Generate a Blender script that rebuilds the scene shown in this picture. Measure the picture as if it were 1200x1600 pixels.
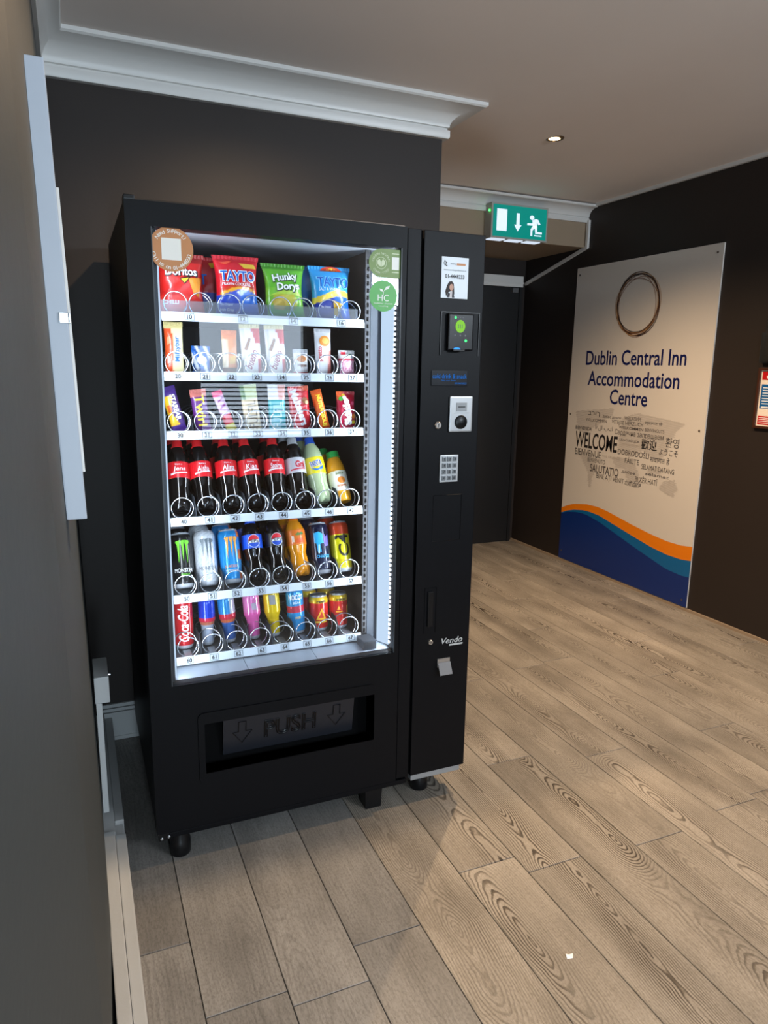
import bpy, bmesh, math, random
import numpy as np
from mathutils import Vector, Matrix

for o in list(bpy.data.objects):
    bpy.data.objects.remove(o)
SC = bpy.context.scene
COL = SC.collection
random.seed(7)

# ------------------------------------------------------------------ camera
def make_camera():
    yaw, pitch, roll = 0.4092, 0.2015, 0.0169
    fwd = Vector((math.sin(yaw) * math.cos(pitch), math.cos(yaw) * math.cos(pitch), -math.sin(pitch)))
    right = Vector((math.cos(yaw), -math.sin(yaw), 0))
    up = right.cross(fwd)
    c, s = math.cos(roll), math.sin(roll)
    r2 = c * right + s * up
    u2 = -s * right + c * up
    cam = bpy.data.cameras.new('camera')
    cam.sensor_fit = 'VERTICAL'
    cam.sensor_height = 36.0
    cam.sensor_width = 27.0
    cam.lens = 1115.79 * 36.0 / 1600.0
    cam.clip_start = 0.02
    o = bpy.data.objects.new('camera', cam)
    m = Matrix((r2, u2, -fwd)).transposed().to_4x4()
    m.translation = Vector((-0.1425, -1.9399, 1.4435))
    o.matrix_world = m
    COL.objects.link(o)
    SC.camera = o
make_camera()

# ------------------------------------------------------------------ world, daylight, exposure
SC.view_settings.view_transform = 'Standard'
SC.view_settings.look = 'None'
SC.view_settings.exposure = 0.0
SC.view_settings.gamma = 1.0
SC.view_settings.use_curve_mapping = False
W = bpy.data.worlds.new('world'); SC.world = W; W.use_nodes = True
W.node_tree.nodes['Background'].inputs[0].default_value = (0.55, 0.7, 1.0, 1)
W.node_tree.nodes['Background'].inputs[1].default_value = 0.6

def area_light(name, loc, rot, sx, sy, power, color):
    l = bpy.data.lights.new(name, 'AREA'); l.shape = 'RECTANGLE'
    l.size = sx; l.size_y = sy; l.energy = power; l.color = color
    o = bpy.data.objects.new(name, l); o.location = loc; o.rotation_euler = rot
    COL.objects.link(o); return o
# daylight coming in through the window of the rear wall, behind the camera
area_light('window_daylight', (1.15, -3.66, 1.34), (math.radians(90), 0, 0), 0.80, 0.92, 14, (0.74, 0.87, 1.0))
# daylight coming in through the glazed entrance door beside that window
area_light('entrance_daylight', (-0.06, -3.66, 1.12), (math.radians(90), 0, 0), 0.30, 1.7, 46, (0.70, 0.87, 1.0))
# cool fill added for ceiling and room, shining from an invented high window
area_light('added_fill_daylight', (2.66, -3.66, 2.13), (math.radians(90), 0, 0), 1.04, 0.38, 85, (0.78, 0.89, 1.0))

# ------------------------------------------------------------------ colour + material helpers
def lin(c):
    r = []
    for v in c[:3]:
        v = v / 255.0
        r.append(v / 12.92 if v <= 0.04045 else ((v + 0.055) / 1.055) ** 2.4)
    return (r[0], r[1], r[2], 1.0)
MATS = {}
def mat(name, rgb, rough=0.5, metal=0.0, spec=0.5, emit=0.0, coat=0.0, bump=0.0, bscale=60.0, var=0.0, alpha=1.0, emit_rgb=None):
    if name in MATS: return MATS[name]
    m = bpy.data.materials.new(name); m.use_nodes = True
    nt = m.node_tree; b = nt.nodes['Principled BSDF']
    c = lin(rgb)
    b.inputs['Base Color'].default_value = c
    b.inputs['Roughness'].default_value = rough
    b.inputs['Metallic'].default_value = metal
    b.inputs['Specular IOR Level'].default_value = spec
    b.inputs['Coat Weight'].default_value = coat
    b.inputs['Coat Roughness'].default_value = 0.08
    b.inputs['Alpha'].default_value = alpha
    if emit:
        b.inputs['Emission Color'].default_value = lin(emit_rgb or rgb)
        b.inputs['Emission Strength'].default_value = emit
    if bump or var:
        tc = nt.nodes.new('ShaderNodeTexCoord')
        n = nt.nodes.new('ShaderNodeTexNoise'); n.inputs['Scale'].default_value = bscale
        n.inputs['Detail'].default_value = 4
        nt.links.new(tc.outputs['Object'], n.inputs['Vector'])
        if bump:
            bp = nt.nodes.new('ShaderNodeBump'); bp.inputs['Strength'].default_value = bump
            bp.inputs['Distance'].default_value = 0.002
            nt.links.new(n.outputs['Fac'], bp.inputs['Height'])
            nt.links.new(bp.outputs['Normal'], b.inputs['Normal'])
        if var:
            n2 = nt.nodes.new('ShaderNodeTexNoise'); n2.inputs['Scale'].default_value = 3.0
            n2.inputs['Detail'].default_value = 6
            nt.links.new(tc.outputs['Object'], n2.inputs['Vector'])
            mx = nt.nodes.new('ShaderNodeMix'); mx.data_type = 'RGBA'
            mx.inputs['A'].default_value = tuple(v * (1 - var) for v in c[:3]) + (1,)
            mx.inputs['B'].default_value = tuple(min(1, v * (1 + var)) for v in c[:3]) + (1,)
            nt.links.new(n2.outputs['Fac'], mx.inputs['Factor'])
            nt.links.new(mx.outputs['Result'], b.inputs['Base Color'])
    MATS[name] = m
    return m

def emis(name, rgb, strength):
    if name in MATS: return MATS[name]
    m = bpy.data.materials.new(name); m.use_nodes = True
    nt = m.node_tree; nt.nodes.remove(nt.nodes['Principled BSDF'])
    e = nt.nodes.new('ShaderNodeEmission'); e.inputs[0].default_value = lin(rgb); e.inputs[1].default_value = strength
    nt.links.new(e.outputs[0], nt.nodes['Material Output'].inputs[0])
    MATS[name] = m; return m

def clear(name, tint=(255, 255, 255), rough=0.0, ior=1.5, milky=0.0):
    """thin clear sheet: transparent with a Fresnel reflection"""
    if name in MATS: return MATS[name]
    m = bpy.data.materials.new(name); m.use_nodes = True
    nt = m.node_tree; nt.nodes.remove(nt.nodes['Principled BSDF'])
    t = nt.nodes.new('ShaderNodeBsdfTransparent'); t.inputs[0].default_value = lin(tint)
    g = nt.nodes.new('ShaderNodeBsdfGlossy'); g.inputs['Roughness'].default_value = rough
    f = nt.nodes.new('ShaderNodeFresnel'); f.inputs[0].default_value = ior
    mx = nt.nodes.new('ShaderNodeMixShader')
    nt.links.new(f.outputs[0], mx.inputs[0]); nt.links.new(t.outputs[0], mx.inputs[1]); nt.links.new(g.outputs[0], mx.inputs[2])
    out = mx.outputs[0]
    if milky:
        d = nt.nodes.new('ShaderNodeBsdfDiffuse'); d.inputs[0].default_value = (0.8, 0.85, 0.9, 1)
        m2 = nt.nodes.new('ShaderNodeMixShader'); m2.inputs[0].default_value = milky
        nt.links.new(out, m2.inputs[1]); nt.links.new(d.outputs[0], m2.inputs[2]); out = m2.outputs[0]
    nt.links.new(out, nt.nodes['Material Output'].inputs[0])
    MATS[name] = m; return m

def print_mat(name, rough=0.3, metal=0.0, coat=0.3, wrinkle=0.0):
    """printed packaging: the colours of the print come from the mesh's colour layer"""
    if name in MATS: return MATS[name]
    m = bpy.data.materials.new(name); m.use_nodes = True
    nt = m.node_tree; b = nt.nodes['Principled BSDF']
    a = nt.nodes.new('ShaderNodeVertexColor'); a.layer_name = 'print'
    nt.links.new(a.outputs['Color'], b.inputs['Base Color'])
    b.inputs['Roughness'].default_value = rough; b.inputs['Metallic'].default_value = metal
    b.inputs['Coat Weight'].default_value = coat; b.inputs['Coat Roughness'].default_value = 0.1
    if wrinkle:
        tc = nt.nodes.new('ShaderNodeTexCoord')
        n = nt.nodes.new('ShaderNodeTexNoise'); n.inputs['Scale'].default_value = 45; n.inputs['Detail'].default_value = 2
        bp = nt.nodes.new('ShaderNodeBump'); bp.inputs['Strength'].default_value = wrinkle; bp.inputs['Distance'].default_value = 0.004
        nt.links.new(tc.outputs['Object'], n.inputs['Vector']); nt.links.new(n.outputs['Fac'], bp.inputs['Height'])
        nt.links.new(bp.outputs['Normal'], b.inputs['Normal'])
    MATS[name] = m; return m

def wood_mat(name, zebra):
    m = bpy.data.materials.new(name); m.use_nodes = True
    nt = m.node_tree; N = nt.nodes; L = nt.links; b = N['Principled BSDF']
    tc = N.new('ShaderNodeTexCoord'); oi = N.new('ShaderNodeObjectInfo')
    mul = N.new('ShaderNodeMath'); mul.operation = 'MULTIPLY'; mul.inputs[1].default_value = 80.0
    L.new(oi.outputs['Random'], mul.inputs[0])
    cmb = N.new('ShaderNodeCombineXYZ')
    for k in range(3): L.new(mul.outputs[0], cmb.inputs[k])
    add = N.new('ShaderNodeVectorMath'); add.operation = 'ADD'
    L.new(tc.outputs['Object'], add.inputs[0]); L.new(cmb.outputs[0], add.inputs[1])
    def noise(sx, sy, scale, detail, rough=0.5, dist=0.0):
        mp = N.new('ShaderNodeMapping'); mp.inputs['Scale'].default_value = (sx, sy, 1)
        L.new(add.outputs[0], mp.inputs['Vector'])
        n = N.new('ShaderNodeTexNoise'); n.inputs['Scale'].default_value = scale; n.inputs['Detail'].default_value = detail
        n.inputs['Roughness'].default_value = rough; n.inputs['Distortion'].default_value = dist
        L.new(mp.outputs[0], n.inputs['Vector']); return n.outputs['Fac']
    def math_(op, a, bb):
        q = N.new('ShaderNodeMath'); q.operation = op
        for i, v in enumerate((a, bb)):
            if isinstance(v, (int, float)): q.inputs[i].default_value = v
            elif v is not None: L.new(v, q.inputs[i])
        return q.outputs[0]
    def ramp(fac, stops):
        r = N.new('ShaderNodeValToRGB'); e = r.color_ramp.elements
        e[0].position, e[0].color = stops[0]; e[1].position, e[1].color = stops[-1]
        for p, c in stops[1:-1]:
            x = e.new(p); x.color = c
        L.new(fac, r.inputs[0]); return r.outputs[0]
    # base tone: soft cloudy grey-beige with fine streaks
    cloud = noise(3, 1.2, 2.2, 5)
    base = ramp(cloud, [(0.28, lin((128, 121, 112))), (0.72, lin((168, 160, 149)))])
    fine = noise(60, 2.2, 3.0, 6, 0.7)
    speck = noise(90, 40, 3.0, 4, 0.6)
    f2 = ramp(fine, [(0.35, (0.62, 0.60, 0.57, 1)), (0.62, (1, 1, 1, 1))])
    s2 = ramp(speck, [(0.38, (0.60, 0.58, 0.55, 1)), (0.54, (1, 1, 1, 1))])
    def mulc(a, c, fac):
        mx = N.new('ShaderNodeMix'); mx.data_type = 'RGBA'; mx.blend_type = 'MULTIPLY'
        if isinstance(fac, (int, float)): mx.inputs['Factor'].default_value = fac
        else: L.new(fac, mx.inputs['Factor'])
        L.new(a, mx.inputs['A']); L.new(c, mx.inputs['B']); return mx.outputs['Result']
    col = mulc(base, f2, 0.5)
    col = mulc(col, s2, 0.6)
    # growth rings: the plank as a lengthwise cut through a slightly wandering trunk
    sep = N.new('ShaderNodeSeparateXYZ'); L.new(tc.outputs['Object'], sep.inputs[0])
    wander = noise(0.0, 0.9, 1.0, 1.5, 0.5)
    heart = noise(0.0, 1.25, 1.0, 2.0, 0.45)
    ripple = noise(9.0, 5.0, 1.0, 2.0, 0.5)
    shift = math_('MULTIPLY', math_('SUBTRACT', oi.outputs['Random'], 0.5), 0.11)
    xx = math_('ADD', math_('ADD', sep.outputs[0], shift), math_('MULTIPLY', math_('SUBTRACT', wander, 0.5), 0.16))
    hh = math_('MULTIPLY', math_('SUBTRACT', heart, 0.5), 0.42)
    rad = math_('SQRT', math_('ADD', math_('MULTIPLY', xx, xx), math_('MULTIPLY', hh, hh)), None)
    rad = math_('ADD', rad, math_('MULTIPLY', ripple, 0.022))
    jag = noise(34.0, 22.0, 1.0, 3.0, 0.6)
    rad = math_('ADD', rad, math_('MULTIPLY', jag, 0.0065))
    saw = math_('FRACT', math_('MULTIPLY', rad, 145.0 if zebra else 100.0), None)
    r = N.new('ShaderNodeValToRGB'); e = r.color_ramp.elements
    e[0].position = 0.0; e[0].color = (1, 1, 1, 1); e[1].position = 1.0; e[1].color = (1, 1, 1, 1)
    for p, c in ((0.48, (1, 1, 1, 1)), (0.68, (0.26, 0.22, 0.19, 1)), (0.82, (0.07, 0.055, 0.05, 1)), (0.92, (0.09, 0.07, 0.06, 1))):
        x = e.new(p); x.color = c
    L.new(saw, r.inputs[0])
    mask = noise(8.0, 0.9, 1.3, 2.0)
    mk = N.new('ShaderNodeMapRange'); mk.inputs[1].default_value = 0.42; mk.inputs[2].default_value = 0.62
    mk.inputs[3].default_value = 0.35 if zebra else 0.02; mk.inputs[4].default_value = 1.0 if zebra else 0.20
    L.new(mask, mk.inputs[0])
    near = N.new('ShaderNodeMapRange'); near.inputs[1].default_value = 0.05; near.inputs[2].default_value = 0.10
    near.inputs[3].default_value = 1.0; near.inputs[4].default_value = 0.34
    L.new(rad, near.inputs[0])
    col = mulc(col, r.outputs[0], math_('MULTIPLY', mk.outputs[0], near.outputs[0]))
    # plank-to-plank difference
    hv = N.new('ShaderNodeHueSaturation'); L.new(col, hv.inputs['Color'])
    mr = N.new('ShaderNodeMapRange'); mr.inputs[3].default_value = 0.92 if zebra else 0.80; mr.inputs[4].default_value = 1.12 if zebra else 0.98
    L.new(oi.outputs['Random'], mr.inputs[0]); L.new(mr.outputs[0], hv.inputs['Value'])
    hv.inputs['Saturation'].default_value = 1.0 if zebra else 0.45
    L.new(hv.outputs[0], b.inputs['Base Color'])
    b.inputs['Roughness'].default_value = 0.5
    b.inputs['Specular IOR Level'].default_value = 0.35
    bp = N.new('ShaderNodeBump'); bp.inputs['Strength'].default_value = 0.25; bp.inputs['Distance'].default_value = 0.001
    L.new(fine, bp.inputs['Height']); L.new(bp.outputs[0], b.inputs['Normal'])
    MATS[name] = m; return m

# ------------------------------------------------------------------ mesh helpers
class MB:
    def __init__(s): s.v = []; s.f = []
    def add(s, vs, fs):
        k = len(s.v); s.v += [tuple(map(float, a)) for a in vs]; s.f += [tuple(i + k for i in f) for f in fs]; return s
    def box(s, x0, x1, y0, y1, z0, z1, b=0.0):
        if b <= 0:
            vs = [(x, y, z) for z in (z0, z1) for y in (y0, y1) for x in (x0, x1)]
            return s.add(vs, [(0, 2, 3, 1), (4, 5, 7, 6), (0, 1, 5, 4), (2, 6, 7, 3), (0, 4, 6, 2), (1, 3, 7, 5)])
        bm = bmesh.new(); bmesh.ops.create_cube(bm, size=1)
        for v in bm.verts:
            v.co = Vector(((x0 + x1) / 2 + v.co.x * (x1 - x0), (y0 + y1) / 2 + v.co.y * (y1 - y0), (z0 + z1) / 2 + v.co.z * (z1 - z0)))
        bmesh.ops.bevel(bm, geom=list(bm.edges), offset=b, segments=2, affect='EDGES', profile=0.7)
        bm.verts.index_update()
        s.add([v.co[:] for v in bm.verts], [[v.index for v in f.verts] for f in bm.faces]); bm.free(); return s
    def prism(s, poly, fn0, fn1):
        """poly: 2-D outline; fn0/fn1 map an outline point to the two ends"""
        n = len(poly)
        return s.add([fn0(*p) for p in poly] + [fn1(*p) for p in poly],
                     [tuple(range(n))[::-1], tuple(range(n, 2 * n))] + [(i, (i + 1) % n, n + (i + 1) % n, n + i) for i in range(n)])
    def tube(s, pts, r, n=6, closed=False):
        P = [Vector(p) for p in pts]; m = len(P); rings = []
        prev = None
        for i in range(m):
            if closed: t = P[(i + 1) % m] - P[i - 1]
            else: t = P[min(i + 1, m - 1)] - P[max(i - 1, 0)]
            t.normalize()
            if prev is None:
                a = t.orthogonal().normalized()
            else:
                a = prev - t * prev.dot(t)
                a = a.normalized() if a.length > 1e-6 else t.orthogonal().normalized()
            prev = a; bb = t.cross(a)
            rings.append([P[i] + r * (math.cos(2 * math.pi * k / n) * a + math.sin(2 * math.pi * k / n) * bb) for k in range(n)])
        vs = [v for rg in rings for v in rg]; fs = []
        for i in range(m if closed else m - 1):
            j = (i + 1) % m
            for k in range(n):
                fs.append((i * n + k, i * n + (k + 1) % n, j * n + (k + 1) % n, j * n + k))
        if not closed:
            fs.append(tuple(range(n))[::-1]); fs.append(tuple((m - 1) * n + k for k in range(n)))
        return s.add(vs, fs)
    def lathe(s, prof, n=32, axis='z', c=(0, 0, 0)):
        """prof: list of (r, h) from bottom to top; closed by caps when r > 0"""
        vs = []; fs = []
        for r, h in prof:
            for k in range(n):
                a = 2 * math.pi * k / n
                p = (r * math.cos(a), r * math.sin(a), h)
                if axis == 'y': p = (p[0], h, p[1])
                if axis == 'x': p = (h, p[0], p[1])
                vs.append((p[0] + c[0], p[1] + c[1], p[2] + c[2]))
        for i in range(len(prof) - 1):
            for k in range(n):
                fs.append((i * n + k, i * n + (k + 1) % n, (i + 1) * n + (k + 1) % n, (i + 1) * n + k))
        fs.append(tuple(range(n))[::-1]); fs.append(tuple((len(prof) - 1) * n + k for k in range(n)))
        return s.add(vs, fs)
    def build(s, name, material, parent=None, smooth=False, colors=None, angle=None):
        me = bpy.data.meshes.new(name); me.from_pydata(s.v, [], s.f); 
        if smooth: me.polygons.foreach_set('use_smooth', [True] * len(me.polygons))
        if colors is not None:
            ca = me.color_attributes.new('print', 'FLOAT_COLOR', 'POINT')
            ca.data.foreach_set('color', np.asarray(colors, dtype=np.float32).ravel())
        me.materials.append(material)
        if angle is not None: me.set_sharp_from_angle(angle=math.radians(angle))
        me.update()
        return link(name, me, parent)
def link(name, me, parent=None):
    o = bpy.data.objects.new(name, me); COL.objects.link(o)
    if parent is not None: o.parent = parent
    return o
def empty(name, loc=(0, 0, 0), rot=(0, 0, 0)):
    o = bpy.data.objects.new(name, None); o.empty_display_size = 0.05
    o.location = loc; o.rotation_euler = rot; COL.objects.link(o); return o
def tag(o, label, cat, group=None):
    o['label'] = label; o['category'] = cat
    if group: o['group'] = group
    return o
def struct(o, label=None):
    o['kind'] = 'structure'
    if label: o['label'] = label
    return o

# ------------------------------------------------------------------ lettering
def text_geo(s, w=None, h=None, bold=0.0, shear=0.0, outline=0.0, res=3, align='C', curve_fit=True):
    """outline of a string as (verts Nx2/3, faces), centred on the origin and scaled to w x h"""
    c = bpy.data.curves.new('lettering', 'FONT'); c.body = s; c.resolution_u = res
    c.offset = bold; c.shear = shear
    if outline:
        c.fill_mode = 'NONE'; c.bevel_depth = outline; c.bevel_resolution = 0
    o = bpy.data.objects.new('lettering', c); COL.objects.link(o)
    dg = bpy.context.evaluated_depsgraph_get()
    me = bpy.data.meshes.new_from_object(o.evaluated_get(dg))
    v = np.zeros(len(me.vertices) * 3, dtype=np.float64); me.vertices.foreach_get('co', v); v = v.reshape(-1, 3)
    f = [tuple(p.vertices) for p in me.polygons]
    bpy.data.meshes.remove(me); bpy.data.objects.remove(o); bpy.data.curves.remove(c)
    if len(v) == 0: return np.zeros((0, 3)), []
    lo, hi = v.min(0), v.max(0); v[:, :2] -= (lo[:2] + hi[:2]) / 2
    sz = np.maximum(hi - lo, 1e-6)
    sx = w / sz[0] if w else None; sy = h / sz[1] if h else None
    if sx is None: sx = sy
    if sy is None: sy = sx
    v[:, 0] *= sx; v[:, 1] *= sy; v[:, 2] *= min(sx, sy)
    return v, f
def subdiv(v, f, maxlen):
    bm = bmesh.new(); vv = [bm.verts.new(p) for p in v]
    for q in f:
        try: bm.faces.new([vv[i] for i in q])
        except ValueError: pass
    bmesh.ops.triangulate(bm, faces=bm.faces[:])
    for _ in range(3):
        e = [e for e in bm.edges if e.calc_length() > maxlen]
        if not e: break
        bmesh.ops.subdivide_edges(bm, edges=e, cuts=1)
        bmesh.ops.triangulate(bm, faces=[q for q in bm.faces if len(q.verts) > 3])
    bm.verts.index_update()
    r = np.array([p.co[:] for p in bm.verts]), [tuple(x.index for x in q.verts) for q in bm.faces]
    bm.free(); return r
def lettering(s, material, fn, parent, w=None, h=None, bold=0.0, shear=0.0, outline=0.0, rot=0.0, maxlen=None, name='lettering', res=3):
    """fn maps the flat (x, y, depth) of the lettering to a place on the thing"""
    v, f = text_geo(s, w, h, bold, shear, outline, res)
    if len(v) == 0: return None
    if rot:
        c, sn = math.cos(rot), math.sin(rot)
        v = np.stack([v[:, 0] * c - v[:, 1] * sn, v[:, 0] * sn + v[:, 1] * c, v[:, 2]], 1)
    if maxlen: v, f = subdiv(v, f, maxlen)
    m = MB(); m.add([fn(*p) for p in v], f)
    return m.build(name, material, parent)
def shape(poly, material, fn, parent, name, maxlen=None):
    """a flat printed shape"""
    v = np.array([(p[0], p[1], 0) for p in poly]); f = [tuple(range(len(poly)))]
    if maxlen: v, f = subdiv(v, f, maxlen)
    m = MB(); m.add([fn(*p) for p in v], f); return m.build(name, material, parent)
def front(x0, z0, y0):           # facing -y
    return lambda x, y, d=0: (x0 + x, y0 - d, z0 + y)
def circ(cx, cy, rx, ry=None, n=40, a0=0.0, a1=2 * math.pi):
    ry = ry or rx
    return [(cx + rx * math.cos(a0 + (a1 - a0) * k / n), cy + ry * math.sin(a0 + (a1 - a0) * k / n)) for k in range(n if abs(a1 - a0 - 2 * math.pi) < 1e-6 else n + 1)]

# ================================================================== THE SETTING
M_WALL = mat('dark_wall_paint', (40, 33, 30), rough=0.55, spec=0.35, bump=0.12, bscale=90, var=0.06)
M_WALL_L = mat('grey_wall_paint', (69, 73, 73), rough=0.6, spec=0.3, bump=0.25, bscale=45, var=0.08)
M_BEIGE = mat('beige_bulkhead_paint', (150, 132, 110), rough=0.6, bump=0.05)
M_CEIL = mat('ceiling_paint', (236, 226, 219), rough=0.8, bump=0.06, bscale=40, var=0.03)
M_WHITE = mat('white_gloss_paint', (214, 213, 210), rough=0.35, var=0.04)
M_WHITE_OLD = mat('worn_white_paint', (176, 178, 178), rough=0.5, bump=0.5, bscale=30, var=0.12)
M_BLACK_DOOR = mat('black_door_paint', (16, 15, 16), rough=0.45)
M_STEEL = mat('brushed_steel', (190, 192, 195), rough=0.3, metal=1.0)
M_DARK = mat('dark_gap', (8, 8, 9), rough=0.8, spec=0.08)

def build_floor():
    fl = struct(MB().box(-0.45, 3.35, -3.7, 3.25, -0.08, -0.0135).build('floor', mat('subfloor', (40, 36, 32), rough=0.9)),
                'grey oak plank floor with bold dark grain')
    plain = wood_mat('plain_grey_oak', False); zebra = wood_mat('zebra_grain_oak', True)
    joints = {0: -0.555, 2: -0.49, 4: -0.356}
    w, L, g, b = 0.19, 1.22, 0.0011, 0.0012
    cache = {}
    for k in range(-2, 17):
        x0 = 0.042 + w * k
        mt = zebra if k >= 3 else plain
        j = joints.get(k, random.uniform(-0.5, 0.7) if k != 1 else 0.62)
        y = j - 3 * L
        while y < 3.12:
            ya, yb = max(y, -3.64), min(y + L, 3.12); y += L
            if yb - ya < 0.02: continue
            key = (round(yb - ya, 3), k >= 3)
            if key not in cache:
                hx, hy = w / 2 - g, (yb - ya) / 2 - g
                vs = [(-hx, -hy, -.012), (hx, -hy, -.012), (hx, hy, -.012), (-hx, hy, -.012),
                      (-hx, -hy, -b), (hx, -hy, -b), (hx, hy, -b), (-hx, hy, -b),
                      (-hx + b, -hy + b, 0), (hx - b, -hy + b, 0), (hx - b, hy - b, 0), (-hx + b, hy - b, 0)]
                fs = [(3, 2, 1, 0), (8, 9, 10, 11)]
                for a, c in ((0, 4), (4, 8)):
                    fs += [(a + i, a + (i + 1) % 4, c + (i + 1) % 4, c + i) for i in range(4)]
                me = bpy.data.meshes.new('plank'); me.from_pydata(vs, [], fs); me.materials.append(mt); cache[key] = me
            o = link('plank', cache[key], fl); o.location = (x0 + w / 2, (ya + yb) / 2, 0)
build_floor()

def zc(x, y):
    s = max((x - 1.4) / 0.9, (y - 0.75) / 1.2); s = min(max(s, 0), 1); s = s * s * (3 - 2 * s)
    return 2.452 + 0.106 * s
def build_ceiling():
    nx, ny = 38, 60; m = MB(); vs = []
    for j in range(ny + 1):
        for i in range(nx + 1):
            x = -0.5 + 3.9 * i / nx; y = -3.7 + 6.2 * j / ny
            vs.append((x, y, zc(x, y)))
    n = len(vs)
    vs += [(x, y, 2.7) for x, y, z in vs]
    fs = []
    for j in range(ny):
        for i in range(nx):
            a = j * (nx + 1) + i
            fs.append((a, a + nx + 1, a + nx + 2, a + 1)); fs.append((n + a, n + a + 1, n + a + nx + 2, n + a + nx + 1))
    m.add(vs, fs)
    struct(m.build('ceiling', M_CEIL, smooth=True), 'plain off-white ceiling')
build_ceiling()

# wall behind the machine, its return, the wall with the door, the right wall, the rear wall
struct(MB().box(-0.35, 1.28, 0.82, 1.0, -0.01, 2.5).build('wall_back', M_WALL), 'dark brown-black wall behind the vending machine')
struct(MB().box(1.15, 1.28, 1.0, 3.25, -0.01, 2.6).build('wall_return', M_WALL), 'dark side of the wall beside the corridor')
struct(MB().box(1.28, 3.24, 3.10, 3.25, -0.01, 2.6).build('wall_corridor', M_WALL), 'dark end wall around the corridor door')
struct(MB().box(3.24, 3.36, -3.7, 3.25, -0.01, 2.75).build('wall_right', M_WALL), 'dark wall carrying the tall welcome board')
bh = MB().box(1.28, 3.24, 2.37, 3.10, 2.283, 2.6)
struct(bh.build('wall_bulkhead', M_BEIGE), 'beige bulkhead above the corridor')

# left wall: leans out slightly and turns away towards the camera
def left_wall():
    plan = [(-0.1385, 0.83), (-0.1385, -0.35), (-0.148, -0.6), (-0.155, -0.95), (-0.215, -1.45), (-0.30, -2.1), (-0.30, -3.7)]
    zs = [-0.01, 0.6, 1.2, 1.8, 2.46]
    m = MB(); vs = []
    for z in zs:
        for x, y in plan: vs.append((x - 0.016 * z, y, z))
    n = len(plan)
    for z in zs:
        for x, y in plan: vs.append((-0.5, y, z))
    fs = []; o = n * len(zs)
    for i in range(len(zs) - 1):
        for j in range(n - 1):
            a = i * n + j
            fs.append((a, a + 1, a + n + 1, a + n)); fs.append((o + a, o + a + n, o + a + n + 1, o + a + 1))
    for j in range(n - 1):
        fs.append((j, o + j, o + j + 1, j + 1)); t = (len(zs) - 1) * n
        fs.append((t + j, t + j + 1, o + t + j + 1, o + t + j))
    m.add(vs, fs)
    struct(m.build('wall_left', M_WALL_L), 'grey painted wall close to the camera on the left')
left_wall()

def rear_wall():
    m = MB()
    y0, y1 = -3.72, -3.6
    m.box(-0.45, -0.27, y0, y1, 0, 2.5); m.box(0.15, 0.72, y0, y1, 0, 2.5); m.box(1.58, 2.10, y0, y1, 0, 2.6); m.box(3.22, 3.3, y0, y1, 0, 2.6)
    m.box(2.10, 3.22, y0, y1, 0, 1.90); m.box(2.10, 3.22, y0, y1, 2.36, 2.6)
    m.box(-0.27, 0.15, y0, y1, 2.1, 2.5); m.box(0.72, 1.58, y0, y1, 0, 0.86); m.box(0.72, 1.58, y0, y1, 1.82, 2.5)
    struct(m.build('wall_rear', mat('rear_wall_paint', (170, 160, 150), rough=0.7)), 'wall behind the camera with window and entrance')
    w = MB()
    for a in ((0.72, 0.75, 0.86, 1.82), (1.55, 1.58, 0.86, 1.82), (0.75, 1.55, 0.86, 0.89), (0.75, 1.55, 1.79, 1.82), (0.75, 1.55, 1.30, 1.335)):
        w.box(a[0], a[1], -3.65, -3.6, a[2], a[3])
    wf = struct(w.build('window_1', M_WHITE), 'white framed window behind the camera')
    bl = tag(empty('window_blind', (1.15, -3.58, 0.9)), 'venetian blind over the lower sash of the window behind the camera', 'blind')
    for k in range(12):
        MB().box(-0.40, 0.40, -0.006, 0.006, 0.02 + k * 0.034, 0.031 + k * 0.034).build('slat', mat('blind_slat', (120, 128, 140), rough=0.5), bl)
    MB().box(-0.41, 0.41, -0.012, 0.012, 0.43, 0.455).build('head_rail', M_WHITE, bl)
    d = MB()
    for a in ((-0.27, -0.22, 0, 2.1), (0.10, 0.15, 0, 2.1), (-0.22, 0.10, 0, 0.22), (-0.22, 0.10, 2.0, 2.1), (-0.22, 0.10, 1.0, 1.05)):
        d.box(a[0], a[1], -3.65, -3.6, a[2], a[3])
    t_ = MB()  # frame of the invented high window that carries the added fill light
    for a in ((2.10, 2.13, 1.90, 2.36), (3.19, 3.22, 1.90, 2.36), (2.13, 3.19, 1.90, 1.93), (2.13, 3.19, 2.33, 2.36), (2.645, 2.675, 1.93, 2.33)):
        t_.box(a[0], a[1], -3.65, -3.6, a[2], a[3])
    struct(t_.build('added_fill_window', M_WHITE), 'wide white framed high window added behind the camera for fill light')
    struct(d.build('door_2', mat('grey_door_frame', (70, 74, 80), rough=0.4)), 'glazed entrance door behind the camera')
rear_wall()

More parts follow.
